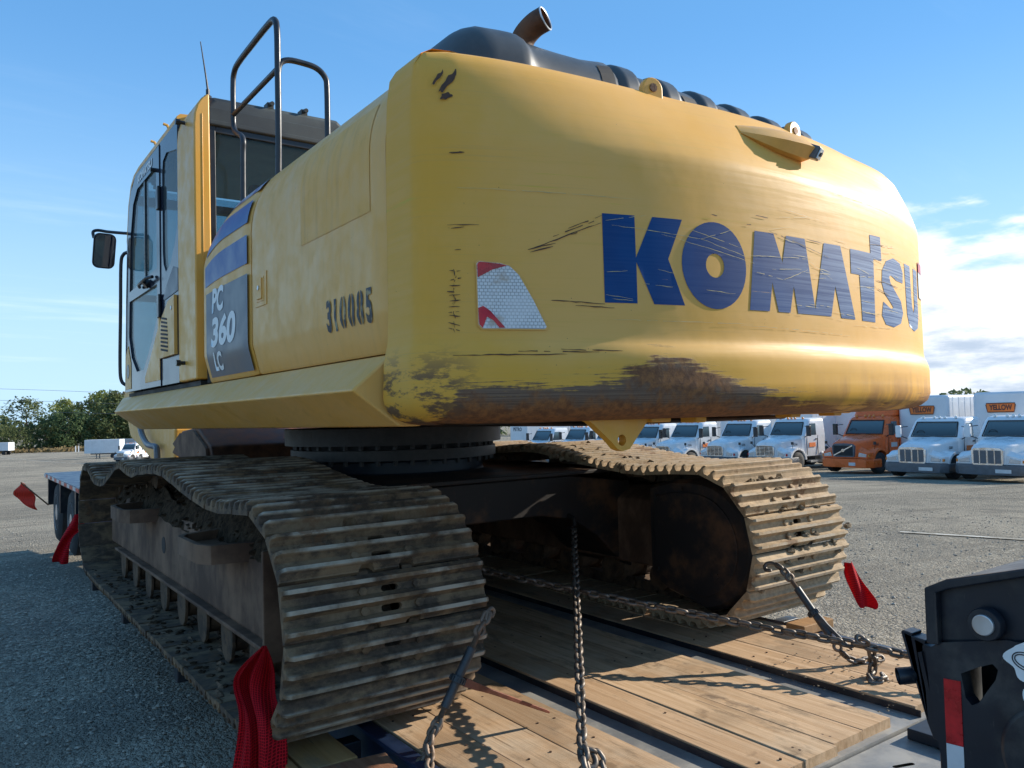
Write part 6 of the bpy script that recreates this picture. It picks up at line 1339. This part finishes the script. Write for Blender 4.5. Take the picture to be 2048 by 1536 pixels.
def tree(name, label, px, dep, h, w, kind, seed, base=.12, conic=0.0, n=900):
    x, y = far(px, dep); q = random.Random(seed); t = thing(name, label, 'tree', (x, y, gz(x, y)), q.uniform(0, 6), 'trees along the far edge of the lot')
    tm = MB(); tm.tube([(0, 0, -.3), (q.uniform(-.2, .2), 0, h*.3), (q.uniform(-.3, .3), q.uniform(-.2, .2), h*.6), (0, 0, h*.92)], [h*.022, h*.017, h*.011, h*.003], 8)
    cl = []
    for k in range(26):
        f = base+(1-base)*((k+.5)/26); prof = (1-f)**.75*1.2 if conic else math.sin(math.pi*min(1, max(.06, (f-base*.6)/(1-base*.6))))**.6
        a = k*2.4+q.uniform(-.5, .5); r = w*.5*prof*q.uniform(.45, 1.0); c = Vector((r*math.cos(a), r*math.sin(a), h*f+q.uniform(-.03, .03)*h)); cl.append((c, w*q.uniform(.13, .24)*(.6+.5*prof)))
        if k < 20: tm.tube([(0, 0, h*max(.1, f-.14)), tuple(c*.55+Vector((0, 0, h*(f-.07)*.45))), tuple(c)], [h*.007, h*.004, h*.0015], 5)
    obj('trunk', tm, M['bark'], t); lf = MB()
    for i in range(n):
        c, r = cl[q.randrange(len(cl))]; d = Vector((q.gauss(0, 1), q.gauss(0, 1), q.gauss(0, .7))).normalized()*r*q.random()**.4; p = c+d; s_ = h*.020*q.uniform(.6, 1.5)
        for _ in range(3):
            u = Vector((q.gauss(0, 1), q.gauss(0, 1), q.gauss(0, 1))).normalized(); v_ = u.orthogonal().normalized(); o = p+Vector((q.gauss(0, 1), q.gauss(0, 1), q.gauss(0, .8)))*s_*1.1
            lf.add([o-u*s_-v_*s_*.5, o+u*s_-v_*s_*.4, o+u*s_*.8+v_*s_*.6, o-u*s_*.7+v_*s_*.5], [(0, 1, 2, 3)])
    obj('crown', lf, LM[kind], t, smooth=0); return t
tree('pine_tree', 'pine with an open ragged crown, leftmost tall tree', 52, 228, 14.5, 13, 'pine', 1, .22)
tree('pine_tree', 'low dark pine filling the gap right of the tallest left pine', 92, 224, 8.5, 9, 'pine', 2, .10)
tree('pine_tree', 'broad low pine bush in front of the leftmost pines', 20, 215, 6.5, 13, 'pine', 10, .08)
tree('leafy_tree', 'pale spring green tree rising behind the cedar', 128, 245, 14.5, 10, 'spring', 3, .25)
tree('cedar_tree', 'rounded dark green cedar left of the white box trailer', 136, 226, 11.5, 11.5, 'dark', 4, .05, 0, 1300)
tree('cedar_tree', 'slim dark cedar beside the broad one, nearer the pines', 112, 230, 9.5, 6.5, 'dark', 11, .05, 0, 800)
tree('pine_tree', 'large dark evergreen behind the white box trailer', 178, 240, 14, 13, 'pine', 5, .10, 0, 1300)
tree('leafy_tree', 'yellow green spring tree with the highest crown', 206, 262, 17.5, 14, 'spring', 6, .30, 0, 1100)
tree('leafy_tree', 'brownish budding tree beside the tip of the skirt', 238, 255, 16.5, 12, 'brown', 7, .25)
tree('pine_tree', 'dense evergreen tucked behind the tip of the yellow skirt', 228, 236, 15.5, 15, 'pine', 8, .06, 0, 1400)
tree('pine_tree', 'tall evergreen behind the distant trucks and the yellow arm', 272, 240, 14, 15, 'dark', 9, .06, 0, 1200)
tree('pine_tree', 'small hazy pine at the left frame edge', -14, 240, 8.0, 9, 'pine', 12, .1)
# scrub along the lot edge
sc = MB(); q = random.Random(77)
for i in range(2600):
    px = q.uniform(-120, 420); x, y = far(px, q.uniform(210, 232)); s_ = q.uniform(.25, .8); z = gz(x, y)+q.uniform(0, .9); u = Vector((q.gauss(0, 1), q.gauss(0, 1), q.gauss(0, 1))).normalized(); v_ = u.orthogonal().normalized(); o = Vector((x, y, z)); sc.add([o-u*s_-v_*s_*.5, o+u*s_-v_*s_*.4, o+u*s_*.8+v_*s_*.6, o-u*s_*.7+v_*s_*.5], [(0, 1, 2, 3)])
tag(obj('undergrowth', sc, LM['brown'], smooth=0), kind='stuff')
# wooded skyline beyond the row of trailers, all the way round the lot
wd = MB(); q = random.Random(78)
for i in range(16000):
    a = R(q.uniform(-35, 150)); rr = q.uniform(255, 300)
    if 3 < math.degrees(a) < 16 and rr < 270: rr += 30
    x = CAM.x+rr*math.sin(a); y = CAM.y+rr*math.cos(a); hh = 7+3*math.sin(a*23)+2*math.sin(a*57); s_ = q.uniform(.5, 1.3); z = gz(x, y)+hh*q.random()**.8
    u = Vector((q.gauss(0, 1), q.gauss(0, 1), q.gauss(0, 1))).normalized(); v_ = u.orthogonal().normalized(); o = Vector((x, y, z)); wd.add([o-u*s_-v_*s_*.5, o+u*s_-v_*s_*.4, o+u*s_*.8+v_*s_*.6, o-u*s_*.7+v_*s_*.5], [(0, 1, 2, 3)])
tag(obj('far_woods', wd, LM['pine'], smooth=0), kind='stuff')
# power lines and fence posts
for k, (ya, yb, w) in enumerate(((777, 786, 'topmost'), (800, 807, 'middle'), (823, 827, 'lowest'))):
    mb = MB(); dep = 175; pts = []
    for i in range(25):
        px = -500+i*50; yy = ya+(yb-ya)*(px/240.0)+ .00005*(px-120)**2; pts.append(CAM+ray(px, yy)*dep)
    mb.tube(pts, .035, 5); tag(obj('power_line', mb, M['bumper_grey']), '%s of the three thin power lines crossing the sky above the trees' % w, 'power line', 'power lines over the lot')
for k, px in enumerate((151, 157)):
    x, y = far(px, 205); mb = MB(); mb.box(-.12, .12, -.12, .12, 0, 1.6); o = obj('fence_post', mb, M['white'], bevel=.02, loc=(x, y, gz(x, y))); tag(o, ('left' if k == 0 else 'right')+' one of two short white posts beside the distant box trailer', 'post', 'white posts at the lot edge')
